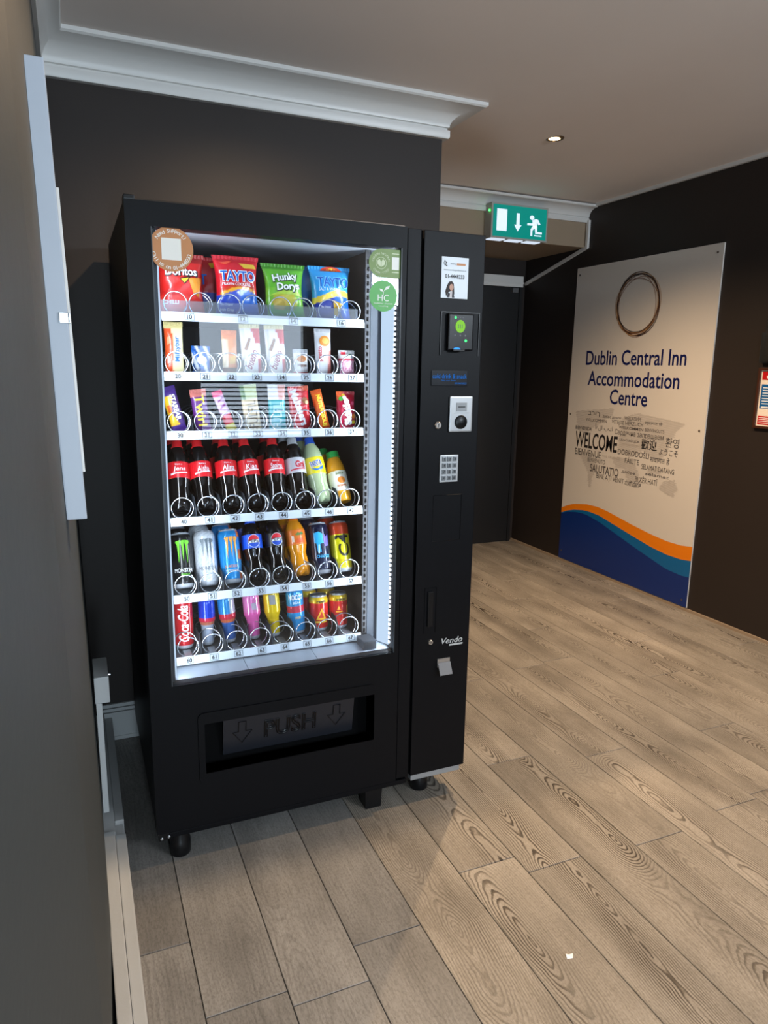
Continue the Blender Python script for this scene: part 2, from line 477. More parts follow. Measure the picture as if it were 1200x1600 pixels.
# ---- cornices
COVE = [(0, .0), (.020, .0), (.023, .006), (.023, .030), (.015, .033), (.015, .038), (.021, .041)]
COVE += [(.021 + (.120 - .021) * (1 - math.cos(a)), .041 + (.099 - .041) * math.sin(a)) for a in [math.pi / 2 * k / 9 for k in range(10)]]
COVE += [(.124, .099), (.131, .104), (.131, .116), (0, .125)]
def cornice(name, path, z0, label, zs=1.0, ds=1.0):
    """path: list of (x, y, offset_x, offset_y)"""
    m = MB(); n = len(COVE); vs = []
    for x, y, ox, oy in path:
        for d, h in COVE: vs.append((x + d * ds * ox, y + d * ds * oy, z0 + h * zs))
    fs = []
    for i in range(len(path) - 1):
        for k in range(n - 1): fs.append((i * n + k, i * n + k + 1, (i + 1) * n + k + 1, (i + 1) * n + k))
    fs.append(tuple(range(n))); fs.append(tuple((len(path) - 1) * n + k for k in range(n)))
    m.add(vs, fs)
    return struct(m.build(name, M_WHITE, smooth=True, angle=35), label)
cornice('trim_1', [(-0.176, -0.6, .55, 0), (-0.176, 0.82, .55, -1), (1.28, 0.82, 1, -1), (1.28, 2.37, 1, 0)], 2.335, 'white cove cornice above the vending machine')
cornice('trim_2', [(1.28, 2.37, 0, -1), (3.24, 2.37, 0, -1)], 2.445, 'white cove cornice along the bulkhead', zs=0.9, ds=0.75)
struct(MB().box(3.222, 3.24, -3.6, 2.29, 2.538, 2.56).build('trim_3', M_WHITE), 'thin white bead where right wall meets ceiling')
struct(MB().box(3.228, 3.24, -3.6, 3.10, 0.0, 0.016).build('baseboard_right', mat('floor_bead', (150, 132, 112), rough=0.5)), 'thin beige floor bead along the right wall')
# baseboards
bb = MB().box(-0.13, 1.28, 0.803, 0.82, 0, 0.115).box(-0.13, 1.28, 0.807, 0.82, 0.118, 0.130).box(-0.13, 1.28, 0.811, 0.82, 0.133, 0.146).box(-0.13, 1.28, 0.800, 0.803, 0.002, 0.016)
struct(bb.build('baseboard_back', M_WHITE_OLD), 'white moulded baseboard behind the machine')
lb = MB().box(-0.142, -0.112, -1.3, 0.03, 0, 0.128, 0.003).box(-0.111, -0.083, -1.3, 0.03, 0, 0.112, 0.004)
lb.box(-0.142, -0.110, 0.034, 0.80, 0, 0.118, 0.003).box(-0.109, -0.083, 0.12, 0.80, 0, 0.098, 0.003)
lb.box(-0.110, -0.086, 0.035, 0.118, 0, 0.085, 0.006)
struct(lb.build('baseboard_left', M_WHITE_OLD), 'chipped white baseboard along the left wall')

# ---- corridor door
dr = struct(MB().box(2.30, 3.17, 3.075, 3.10, 0.005, 2.07).build('door_1', M_BLACK_DOOR), 'black corridor door under a white door head')
MB().box(2.24, 3.205, 3.07, 3.10, 2.074, 2.158, 0.004).box(2.24, 3.205, 3.064, 3.07, 2.10, 2.112).build('door_head', M_WHITE, dr)
MB().box(3.172, 3.2, 3.07, 3.10, 0.0, 2.074).build('door_jamb', M_BLACK_DOOR, dr)
MB().box(3.10, 3.15, 3.05, 3.075, 2.03, 2.065, 0.003).build('door_closer', mat('grey_metal', (90, 90, 92), rough=0.5), dr)
# white cable trunking: down from the cornice, then sloping to the door head
t = MB().box(3.222, 3.24, 2.335, 2.358, 2.275, 2.46)
t.add([(x, y + dy, z + dz) for x in (3.224, 3.24) for (y, z) in ((2.345, 2.272), (3.08, 2.092)) for dy, dz in ((0, 0), (0.004, 0.02))],
      [(0, 1, 3, 2), (4, 6, 7, 5), (0, 4, 5, 1), (2, 3, 7, 6), (0, 2, 6, 4), (1, 5, 7, 3)])
tag(t.build('cable_trunking', M_WHITE), 'thin white cable trunking sloping down the right wall to the corridor door', 'trunking')

# ---- things on the left wall
def left_things():
    lean = 0.024
    root = tag(empty('wall_board', (-0.150, -0.6, 1.17)), 'tall white board fixed upright on the left wall with a steel clip', 'board')
    def sk(o):   # follow the lean of the wall
        for v in o.data.vertices: v.co.x -= lean * v.co.z
    sk(MB().box(-0.016, 0.017, 0.0, 0.06, 0.0, 0.735, 0.0025).build('edge_board', mat('blue_white_board', (180, 186, 196), rough=0.45, var=0.05), root))
    sk(MB().box(0.006, 0.0215, 0.065, 0.42, 0.075, 0.56, 0.001).build('backing_panel', M_WHITE, root))
    c = MB().box(0.003, 0.0195, -0.004, 0.002, 0.335, 0.352, 0.001).box(0.016, 0.0205, -0.004, 0.016, 0.335, 0.352, 0.0008)
    c.lathe([(0.003, -0.0065), (0.003, -0.004)], 12, 'y', (0.0105, 0, 0.3435))
    sk(c.build('clip', M_STEEL, root))
    r2 = tag(empty('pipe_boxing', (-0.140, 0.12, 0.12)), 'short white boxing with a cap block low on the left wall', 'boxing')
    MB().box(0.000, 0.040, 0.0, 0.15, 0.36, 0.44, 0.003).build('cap_block', M_WHITE_OLD, r2)
    MB().box(0.002, 0.018, 0.0, 0.05, 0.012, 0.36, 0.0015).build('upright', M_WHITE_OLD, r2)
    MB().lathe([(0.004, 0), (0.004, 0.006)], 12, 'x', (0.040, 0.05, 0.425)).build('screw', M_STEEL, r2)
left_things()

# ---- ceiling downlights
def downlight(x, y, label, power, cone):
    z = zc(x, y)
    r = tag(empty('ceiling_downlight', (x, y, z)), label, 'light', 'recessed ceiling downlights')
    MB().lathe([(0.030, 0.0), (0.030, -0.003), (0.036, -0.006), (0.044, -0.004), (0.046, 0.0)][::-1], 32).build('trim_ring', mat('bronze_ring', (120, 96, 70), rough=0.35, metal=0.8), r, smooth=True)
    MB().lathe([(0.027, -0.0035), (0.020, -0.006), (0.004, -0.007)], 24).build('lamp', emis('warm_lamp', (255, 214, 150), 14.0), r)
    l = bpy.data.lights.new('downlight_beam', 'SPOT'); l.energy = power; l.color = (1.0, 0.70, 0.42)
    l.spot_size = math.radians(cone); l.spot_blend = 1.0; l.shadow_soft_size = 0.025
    o = bpy.data.objects.new('downlight_beam', l); o.location = (x, y, z - 0.02); COL.objects.link(o)
downlight(2.09, 1.2, 'lit recessed downlight in the ceiling before the exit sign', 215, 138)
downlight(0.56, 0.04, 'lit recessed downlight in the ceiling above the vending machine', 120, 158)
downlight(2.12, -0.1, 'lit recessed downlight in the ceiling at the right edge of the view', 120, 138)
downlight(2.12, -2.0, 'lit recessed downlight in the ceiling behind the camera', 80, 104)

# ---- exit sign
def exit_sign():
    x0, x1, z0, z1, y = 2.407, 2.843, 2.272, 2.49, 2.28
    r = tag(empty('exit_sign', ((x0 + x1) / 2, y, z0)), 'green illuminated emergency exit sign with running figure and down arrow', 'sign')
    r2 = Matrix.Translation(-r.location)
    MB().box(x0, x1, y, 2.368, z0, z1, 0.004).build('housing', mat('sign_housing', (168, 166, 160), rough=0.5), r)
    MB().box(x0 + .012, x1 - .012, y - 0.002, y, z0 + .012, z1 - .012).build('green_panel', mat('exit_green', (0, 96, 88), rough=0.3, emit=0.85, emit_rgb=(0, 132, 120)), r)
    white = mat('exit_white', (235, 245, 255), rough=0.3, emit=0.72, emit_rgb=(215, 232, 255))
    fx0, fx1, fz0, fz1 = x0 + .012, x1 - .012, z0 + .012, z1 - .012
    cv = lambda X, Y, d=0: (fx0 + (X - 165) / 470 * (fx1 - fx0), y - 0.0032, fz1 - (Y - 200) / 298 * (fz1 - fz0))
    shape([(195, 240), (283, 240), (283, 445), (195, 445)], white, cv, r, 'door_pictogram')
    shape([(366, 265), (394, 265), (394, 375), (412, 375), (380, 437), (347, 375), (366, 375)], white, cv, r, 'arrow')
    m = MB()
    for poly in (circ(503, 292, 20, 22, 20), [(505, 318), (538, 300), (560, 308), (582, 350), (564, 358), (548, 330), (552, 372), (515, 378), (512, 350)],
                 [(463, 349), (515, 346), (515, 366), (463, 369)], [(513, 370), (545, 374), (512, 412), (512, 467), (495, 467), (495, 402)],
                 [(530, 375), (553, 370), (553, 424), (598, 424), (598, 443), (538, 443)]):
        m.add([cv(*p) for p in poly], [tuple(range(len(poly)))])
    m.build('running_figure', white, r)
    shape([(528, 455), (596, 455), (596, 466), (528, 466)], white, cv, r, 'small_print')
    for k in range(3):
        a = x0 + 0.005 + k * 0.137
        MB().box(a, a + 0.108, y + 0.004, y + 0.07, z0 - 0.005, z0 + 0.001).build('lower_diffuser', emis('sign_diffuser', (225, 238, 255), 0.9), r)
    led = MB().lathe([(0.006, 0), (0.006, 0.006), (0.002, 0.009)], 12, 'x', (0, 0, 0)).build('status_led', emis('green_led', (60, 255, 90), 6), r)
    for o in r.children:
        if o is not led: o.matrix_local = r2
    led.location = (x0 - 0.009 - r.location.x, 0.02, z1 - 0.05 - r.location.z)
exit_sign()

# ---- welcome board on the right wall
def welcome_board():
    X = 3.230; Y0 = 2.43; Wd = 1.275
    r = tag(empty('welcome_board', (X, Y0 - Wd / 2, 0.02)), 'tall white welcome board with blue lettering, world map and blue wave', 'board')
    off = Vector(r.location)
    def P(u, z, lift): return (X - lift - off.x, Y0 - u - off.y, z - off.z)
    b = MB().box(X - off.x, 3.2385 - off.x, Y0 - Wd - off.y, Y0 - off.y, 0.0, 2.128)
    b.build('panel', mat('board_white', (208, 202, 195), rough=0.28, spec=0.5, coat=0.2), r)
    navy = mat('print_navy', (14, 24, 84), rough=0.35); ink = mat('print_ink', (34, 32, 34), rough=0.4); grey = mat('print_grey', (182, 174, 167), rough=0.5)
    ink2 = mat('print_soft_ink', (78, 74, 74), rough=0.4)
    # waves
    ot = [(0, .41), (.07, .44), (.14, .463), (.282, .486), (.40, .489), (.5, .479), (.592, .463), (.754, .434), (.923, .409), (1.066, .394), (1.185, .394), (Wd, .406)]
    ob = [(0, .372), (.07, .40), (.144, .42), (.25, .436), (.33, .438), (.427, .431), (.6, .395), (.763, .361), (.933, .327), (1.077, .309), (1.195, .308), (Wd, .318)]
    lb_ = [(0, .366), (.07, .39), (.146, .404), (.22, .411), (.291, .410), (.432, .386), (.607, .339), (.771, .294), (.943, .251), (1.088, .217), (1.209, .209), (Wd, .214)]
    base = [(u, 0.021) for u, z in lb_]
    def band(top, bot, lift, m, nm):
        n = len(top); k = MB(); k.add([P(u, z, lift) for u, z in top] + [P(u, z, lift) for u, z in bot], [(i, i + 1, n + i + 1, n + i) for i in range(n - 1)]); k.build(nm, m, r)
    band(ot, ob, .0008, mat('print_orange', (226, 124, 10), rough=0.35), 'orange_wave')
    band(ob, lb_, .0008, mat('print_mid_blue', (6, 94, 150), rough=0.35), 'light_blue_wave')
    band(lb_, base, .0008, mat('print_deep_blue', (8, 42, 112), rough=0.35), 'deep_blue_wave')
    # ring of overlapping loops
    rng = random.Random(3)
    cols = [mat('loop_dark', (44, 30, 30), rough=0.4), mat('loop_brown', (120, 78, 50), rough=0.4), mat('loop_gold', (168, 128, 84), rough=0.4)]
    for k in range(10):
        a = rng.uniform(0, math.pi); ra = 0.180 + rng.uniform(-.014, .024); rb = 0.182 + rng.uniform(-.016, .022)
        cu = 0.632 + rng.uniform(-.010, .010); cz = 1.857 + rng.uniform(-.012, .012); th = 0.0019 if k % 3 else 0.0028
        m = MB(); n = 72; vs = []
        for s in (-1, 1):
            for i in range(n):
                t_ = 2 * math.pi * i / n
                e = ((ra + s * th) * math.cos(t_), (rb + s * th) * math.sin(t_))
                vs.append(P(cu + e[0] * math.cos(a) - e[1] * math.sin(a), cz + e[0] * math.sin(a) + e[1] * math.cos(a), .0008 + k * .00012))
        m.add(vs, [(i, (i + 1) % n, n + (i + 1) % n, n + i) for i in range(n)]); m.build('logo_loop', cols[k % 3], r)
    def word(s, u0, u1, z0, z1, m, bold=0.0):
        um, zm = (u0 + u1) / 2, (z0 + z1) / 2
        lettering(s, m, lambda x, y, d=0: P(um + x, zm + y, .0014), r, w=u1 - u0, h=z1 - z0, bold=bold)
    word('Dublin Central Inn', .165, 1.085, 1.475, 1.575, navy, .012)
    word('Accommodation', .200, 1.048, 1.335, 1.435, navy, .012)
    word('Centre', .442, .795, 1.215, 1.315, navy, .012)
    # map hatching
    conts = [[(.096, 1.146), (.492, 1.187), (.485, 1.147), (.419, 1.102), (.374, 1.074), (.315, 1.045), (.217, 1.0), (.138, 1.0), (.104, 1.079)],
             [(.15, .86), (.30, .86), (.344, .799), (.373, .761), (.319, .677), (.314, .608), (.288, .612), (.269, .721), (.21, .784)],
             [(.51, .86), (.72, .87), (.76, .80), (.80, .73), (.75, .68), (.70, .69), (.67, .73), (.643, .789), (.55, .793)],
             [(.579, 1.13), (.728, 1.171), (1.13, 1.132), (1.06, 1.077), (1.0, .941), (.935, .88), (.863, .90), (.8, .934), (.694, .88), (.556, .90), (.571, 1.011)],
             [(.967, .707), (.985, .762), (1.079, .784), (1.114, .731), (1.084, .674), (1.024, .686)], [(.85, .78), (.95, .80), (.99, .83), (.93, .84), (.86, .82)]]
    hm = MB()
    for c in conts:
        z = min(p[1] for p in c) + .003
        while z < max(p[1] for p in c):
            xs = []
            for i in range(len(c)):
                (a0, b0), (a1, b1) = c[i], c[(i + 1) % len(c)]
                if (b0 <= z) != (b1 <= z): xs.append(a0 + (z - b0) / (b1 - b0) * (a1 - a0))
            xs.sort()
            for a, e in zip(xs[::2], xs[1::2]):
                a += rng.uniform(-.01, .01); e += rng.uniform(-.01, .01)
                hm.add([P(a, z, .0008), P(e, z, .0008), P(e, z + .0026, .0008), P(a, z + .0026, .0008)], [(0, 1, 2, 3)])
            z += .0062
    o = hm.build('world_map_hatching', grey, r); o['kind'] = 'stuff'
    words = [("WELCOME", .108, .553, .890, 1.003, ink, .016), ("BIENVENUE", .114, .397, .833, .880, ink2, .0), ("DOBRODOŠLI", .565, .853, .886, .932, ink2, 0),
        ("Сардэчна запрашаем", .519, .963, 1.008, 1.052, ink2, 0), ("歡迎", .776, .917, .943, 1.012, ink, .01), ("환영", .984, 1.092, .979, 1.037, ink2, 0),
        ("ようこそ", .938, 1.090, .926, .965, ink2, 0), ("सवागत हे", .864, 1.031, .866, .913, ink2, 0), ("FÁILTE", .639, .771, .836, .878, ink2, 0),
        ("SELAMAT DATANG", .796, 1.075, .816, .849, ink2, 0), ("BI XÊR HATÎ", .750, .945, .726, .770, ink2, 0), ("SALUTATIO", .293, .587, .730, .785, ink2, .01),
        ("BINE AȚI VENIT", .367, .645, .682, .728, ink2, 0), ("ಸುಸ್ವಾಗತ", .654, .805, .688, .727, ink2, 0), ("VITEJTE HERZLICH", .481, .778, 1.079, 1.111, ink2, 0),
        ("WELKOMMEN", .555, .783, 1.058, 1.076, ink2, .01), ("BENVENUTO", .260, .446, .797, .827, ink2, 0), ("BIENVENIDA", .101, .279, 1.016, 1.042, ink2, .01),
        ("WELLKOMM", .602, .753, 1.118, 1.144, ink2, 0), ("स्वागत छे", .789, .944, 1.100, 1.128, ink2, 0), ("أهلا بك", .316, .496, 1.024, 1.073, ink2, 0),
        ("ברוך", .229, .354, 1.118, 1.154, ink2, 0), ("WILLKOMMEN", .209, .431, 1.083, 1.105, ink2, 0), ("HOŞ GELDİNİZ", .413, .588, .845, .866, grey, 0),
        ("ÜDVÖZÖLJÜK", .569, .760, .974, .995, ink2, 0), ("добро дошли", .387, .568, 1.115, 1.137, ink2, 0), ("BENVINGUTS", .799, .964, 1.060, 1.080, ink2, 0),
        ("добре", .617, .743, .763, .785, ink2, 0), ("selamat", .835, 1.038, .782, .801, ink2, 0), ("ласкаво просимо", .60, .77, .945, .966, grey, 0)]
    for a in words: word(*a)
    for u, z in ((.03, 2.10), (1.235, 2.10), (.03, 1.12), (1.235, 1.10), (.03, .08), (1.235, .06)):
        s = MB().lathe([(0.007, 0), (0.007, .0015), (.004, .003)], 12, 'x').build('screw', mat('screw_grey', (110, 100, 92), rough=0.4, metal=0.7), r)
        s.rotation_euler = (0, 0, math.pi); s.location = P(u, z, 0.0)
welcome_board()

# ---- fire notice and leaflet holder at the right edge
def notices():
    X = 3.24
    r = tag(empty('fire_notice', (X, 0.72, 1.15)), 'framed fire notice with red and blue blocks on the right wall', 'notice')
    Wd, H = 0.235, 0.318
    f = MB()
    for a in ((-Wd / 2, Wd / 2, 0, .013), (-Wd / 2, Wd / 2, H - .013, H), (-Wd / 2, -Wd / 2 + .013, .013, H - .013), (Wd / 2 - .013, Wd / 2, .013, H - .013)):
        f.box(-.016, 0, a[0], a[1], a[2], a[3], .002)
    f.build('frame', mat('dark_wood_frame', (64, 34, 22), rough=0.4), r)
    MB().box(-.006, -.001, -Wd / 2 + .013, Wd / 2 - .013, .013, H - .013).build('sheet', mat('notice_paper', (238, 226, 212), rough=0.5), r)
    def rect(u0, u1, z0, z1, m, nm, lift=.0068):
        q = MB(); q.add([(-lift, Wd / 2 - u0, z0), (-lift, Wd / 2 - u1, z0), (-lift, Wd / 2 - u1, z1), (-lift, Wd / 2 - u0, z1)], [(0, 1, 2, 3)]); q.build(nm, m, r)
    red = mat('notice_red', (190, 20, 24), rough=0.4); blue = mat('notice_blue', (10, 92, 160), rough=0.4); wh = mat('notice_white', (240, 240, 240), rough=0.4)
    rect(.022, .212, .255, .300, red, 'red_header'); rect(.024, .212, .105, .232, blue, 'blue_block'); rect(.022, .212, .020, .066, red, 'red_footer')
    shape([(0, 0), (.012, .004), (.016, .018), (.010, .030), (.006, .018), (-.002, .012)], wh, lambda x, y, d=0: (-.0072, Wd / 2 - .050 - x, .262 + y), r, 'flame_pictogram')
    for k in range(7): rect(.034, .16 + .03 * (k % 3), .212 - k * .014, .217 - k * .014, wh, 'print_line', .0072)
    rect(.034, .20, .108, .116, wh, 'white_strip', .0072)
    for k in range(4): rect(.028, .19 - .02 * (k % 2), .028 + k * .009, .031 + k * .009, wh, 'print_line', .0072)
    h = tag(empty('leaflet_holder', (X, 0.72, 1.49)), 'clear plastic leaflet holder above the fire notice', 'holder')
    cl = clear('acrylic', (228, 226, 220), 0.05, 1.45, 0.02)
    MB().box(-.004, -.001, -.115, .112, 0, .235).build('back_plate', cl, h)
    MB().box(-.028, -.025, -.115, .112, .01, .16).build('front_plate', cl, h)
    MB().box(-.0248, -.0042, -.115, .112, .004, .009).build('base_ledge', cl, h)
    MB().box(-.0248, -.0042, .109, .112, .0095, .16).build('side_plate', cl, h); MB().box(-.0248, -.0042, -.115, -.112, .0095, .16).build('side_plate', cl, h)
notices()

# small white scrap on the floor
sc = MB(); sc.add([(-.011, -.004, .0004), (.004, -.007, .0004), (.012, .003, .003), (.002, .006, .0005), (-.008, .006, .006), (-.011, -.004, .001), (.004, -.007, .0011), (.012, .003, .0036), (.002, .006, .0012), (-.008, .006, .0066)],
    [(4, 3, 2, 1, 0), (5, 6, 7, 8, 9), (0, 1, 6, 5), (1, 2, 7, 6), (2, 3, 8, 7), (3, 4, 9, 8), (4, 0, 5, 9)])
so = tag(sc.build('paper_scrap', mat('scrap_white', (240, 240, 238), rough=0.6)), 'tiny scrap of white paper lying on the plank floor', 'litter'); so.location = (.912, -.726, 0)

# ================================================================== THE VENDING MACHINE
M_BLK = mat('black_powder_coat', (9, 10, 14), rough=0.44, spec=0.16, bump=0.08, bscale=260, var=0.10)
M_BLK2 = mat('black_plastic', (13, 13, 15), rough=0.35, spec=0.3)
M_LINER = mat('dark_liner', (34, 35, 38), rough=0.55)
M_LINER_G = mat('grey_liner_metal', (78, 84, 92), rough=0.34, metal=0.6)
M_TRAY = mat('tray_metal', (120, 126, 134), rough=0.35, metal=0.7)
M_RAIL = mat('white_price_rail', (196, 206, 214), rough=0.35)
M_COIL = mat('coil_steel', (225, 230, 236), rough=0.22, metal=0.9)
M_GALV = mat('galvanised_strip', (170, 176, 182), rough=0.4, metal=0.6)
M_INK = mat('black_ink', (16, 16, 18), rough=0.5)

VM = tag(empty('vending_machine', (0.5, 0.38, 0.0)), 'tall black glass-fronted vending machine with lit shelves and control panel', 'vending machine')
VOFF = -Vector(VM.location)
def vm(o, parent=None):
    """parts of the machine are modelled in room coordinates"""
    o.parent = parent or VM
    if parent is None: o.location = VOFF
    return o
TOPS = [1.578, 1.419, 1.257, 1.011, 0.781, 0.589]      # top edge of each price rail
RX0, RX1, RY = 0.089, 0.673, 0.11

def machine_body():
    c = MB()
    c.box(0.0, 0.02, 0.056, 0.76, 0.115, 1.828); c.box(0.02, 0.757, 0.056, 0.74, 1.80, 1.828)
    c.box(0.02, 0.757, 0.74, 0.76, 0.115, 1.828); c.box(0.02, 0.757, 0.10, 0.74, 0.115, 0.14)
    c.box(0.757, 1.013, 0.037, 0.76, 0.115, 1.826)
    vm(c.build('cabinet', M_BLK))
    # inner liner of the lit compartment
    l = MB()
    l.box(0.02, 0.074, 0.056, 0.74, 0.50, 1.80); l.box(0.692, 0.757, 0.122, 0.74, 0.50, 1.80)
    l.box(0.074, 0.692, 0.68, 0.74, 0.50, 1.80); l.box(0.02, 0.757, 0.056, 0.74, 0.44, 0.50)
    vm(l.build('inner_liner', M_LINER))
    vm(MB().box(0.074, 0.745, 0.03, 0.66, 1.778, 1.80).build('inner_ceiling', mat('inner_ceiling_grey', (150, 156, 164), rough=0.45)))
    vm(MB().box(0.694, 0.746, 0.116, 0.1215, 0.55, 1.778).build('inner_flange', mat('flange_grey', (66, 72, 80), rough=0.5, spec=0.15)))
    rp = MB().box(0.676, 0.6915, 0.114, 0.1215, 0.55, 1.778)
    vm(rp.build('rack_post', mat('rack_post_dark', (40, 42, 46), rough=0.4, metal=0.5)))
    sl = MB()
    for k in range(58): sl.box(0.681, 0.687, 0.1128, 0.114, 0.57 + k * 0.0205, 0.582 + k * 0.0205)
    s = vm(sl.build('rack_slots', M_DARK)); s['kind'] = 'stuff'
    vm(MB().box(0.7445, 0.757, 0.03, 0.116, 0.55, 1.778).build('right_reveal', mat('reveal_dark', (34, 38, 44), rough=0.3)))
    vm(MB().box(0.060, 0.074, 0.03, 0.056, 0.55, 1.778).build('left_reveal', mat('reveal_dark', (34, 38, 44), rough=0.3)))
    # bottom tray in front of the lowest shelf: three plates
    for a, b in ((0.075, 0.285), (0.2865, 0.50), (0.5015, 0.7435)):
        vm(MB().add([(a, .028, .552), (b, .028, .552), (b, .125, .560), (a, .125, .560), (a, .028, .546), (b, .028, .546), (b, .125, .546), (a, .125, .546)],
                    [(0, 1, 2, 3), (7, 6, 5, 4), (0, 4, 5, 1), (1, 5, 6, 2), (2, 6, 7, 3), (3, 7, 4, 0)]).build('bin_plate', mat('bin_plate_metal', (150, 160, 172), rough=0.4, metal=0.3)))
    br = MB().box(0.655, 0.70, 0.045, 0.105, 0.556, 0.585, 0.003)
    vm(br.build('corner_bracket', M_LINER_G))
machine_body()

def door():
    d = MB(); y0, y1 = 0.0, 0.052
    d.box(0.0, 0.060, y0, y1, 0.10, 1.83); d.box(0.742, 0.757, y0, y1, 0.10, 1.83)
    d.box(0.060, 0.742, y0, y1, 1.772, 1.83); d.box(0.060, 0.742, y0, y1, 0.424, 0.553)
    d.box(0.060, 0.742, y0, y1, 0.10, 0.267); d.box(0.060, 0.145, y0, y1, 0.267, 0.424); d.box(0.675, 0.742, y0, y1, 0.267, 0.424)
    vm(d.build('door_frame', M_BLK))
    vm(MB().box(0.760, 0.802, 0.002, 0.036, 0.105, 1.828, 0.0015).build('centre_post', M_BLK))
    vm(MB().box(0.060, 0.742, 0.008, 0.012, 0.553, 1.772).build('glass_pane', clear('glass', (250, 252, 255), 0.0, 1.52)))
    for a, b in ((0.060, 0.0625), (0.7395, 0.742)): vm(MB().box(a, b, 0.0, 0.008, 0.5535, 1.7715).build('glass_gasket', mat('gasket', (62, 66, 70), rough=0.4)))
    # raised rounded surround of the delivery flap
    def rr(x0, x1, z0, z1, r):
        p = []
        for cx, cz, a in ((x1 - r, z1 - r, 0), (x0 + r, z1 - r, 90), (x0 + r, z0 + r, 180), (x1 - r, z0 + r, 270)):
            for k in range(7): p.append((cx + r * math.cos(math.radians(a + 15 * k)), cz + r * math.sin(math.radians(a + 15 * k))))
        return p
    o_, i_ = rr(0.126, 0.681, 0.235, 0.459, 0.018), rr(0.145, 0.675, 0.267, 0.424, 0.0015)
    s = MB(); n = len(o_)
    s.add([(x, 0.0, z) for x, z in o_] + [(x * .997 + .0012, -0.004, z * .995 + .0017) for x, z in o_] + [(x, -0.004, z) for x, z in i_] + [(x, 0.05, z) for x, z in i_],
          [(a * n + i, a * n + (i + 1) % n, (a + 1) * n + (i + 1) % n, (a + 1) * n + i) for a in range(3) for i in range(n)])
    vm(s.build('flap_surround', M_BLK))
    # the flap, hinged at the top and sloping inwards
    f = MB(); f.add([(.205, .030, .418), (.620, .030, .418), (.620, .052, .285), (.205, .052, .285), (.205, .038, .418), (.620, .038, .418), (.620, .060, .285), (.205, .060, .285)],
                    [(0, 3, 2, 1), (4, 5, 6, 7), (0, 1, 5, 4), (1, 2, 6, 5), (2, 3, 7, 6), (3, 0, 4, 7)])
    fl = vm(f.build('push_flap', mat('flap_plastic', (30, 32, 39), rough=0.38)))
    emb = mat('embossed_edge', (12, 12, 15), rough=0.25)
    fn = lambda x, z, d=0: (.412 + x, .030 + (.418 - (.352 + z)) * .1654 - .0022 - d * .5, .352 + z)
    lettering('PUSH', emb, fn, fl, w=.165, h=.062, outline=.030)
    for cx in (-.150, .150):
        ar = [(-.011, .040), (.011, .040), (.011, .006), (.030, .006), (0, -.034), (-.030, .006), (-.011, .006)]
        MB().tube([fn(cx + a, b) for a, b in ar], .0013, 5, True).build('arrow', emb, fl)
    vm(MB().box(0.146, 0.674, 0.062, 0.098, 0.145, 0.43).build('delivery_bin', M_DARK))
    # kick rail, galvanised strip, top trim
    vm(MB().box(0.035, 0.800, 0.010, 0.030, 0.076, 0.092, 0.002).build('kick_rail', M_BLK))
    vm(MB().box(0.815, 1.000, 0.006, 0.030, 0.083, 0.104, 0.001).build('galvanised_strip', M_GALV))
    vm(MB().box(0.80, 1.008, 0.031, 0.10, 0.070, 0.114).build('lower_box', M_BLK2))
    vm(MB().box(0.02, 0.755, 0.012, 0.05, 1.831, 1.836, 0.001).build('top_trim', mat('worn_top_trim', (60, 50, 42), rough=0.3, metal=0.6)))
    vm(MB().box(0.0, 0.026, 0.005, 0.05, 1.831, 1.842, 0.002).build('hinge_cap', M_BLK2))
    h = vm(MB().box(0.004, 0.034, 0.004, 0.045, 0.076, 0.099, 0.002).build('lower_hinge', M_BLK2))
    for x, z, y in ((.013, .084, .0), (.033, .0865, .0)):
        MB().lathe([(.0045, 0), (.0045, -.003), (.002, -.005)], 12, 'y', (x, .004, z)).build('bolt', mat('bright_bolt', (200, 205, 210), rough=0.25, metal=0.9), h)
    for x, y, sq in ((.068, .045, 0), (.690, .055, 1), (.885, .085, 0), (.068, .70, 0), (.95, .70, 0)):
        ft = MB()
        if sq: ft.add([(x + sx * w, y + sy * w, z) for w, z in ((.027, 0.0), (.031, .10)) for sx, sy in ((-1, -1), (1, -1), (1, 1), (-1, 1))],
                      [(3, 2, 1, 0), (4, 5, 6, 7)] + [(i, (i + 1) % 4, 4 + (i + 1) % 4, 4 + i) for i in range(4)])
        else: ft.lathe([(.029, 0), (.031, .004), (.031, .045), (.029, .048), (.029, .115)], 24, 'z', (x, y, 0))
        vm(ft.build('foot', M_BLK2, smooth=not sq, angle=40))
door()

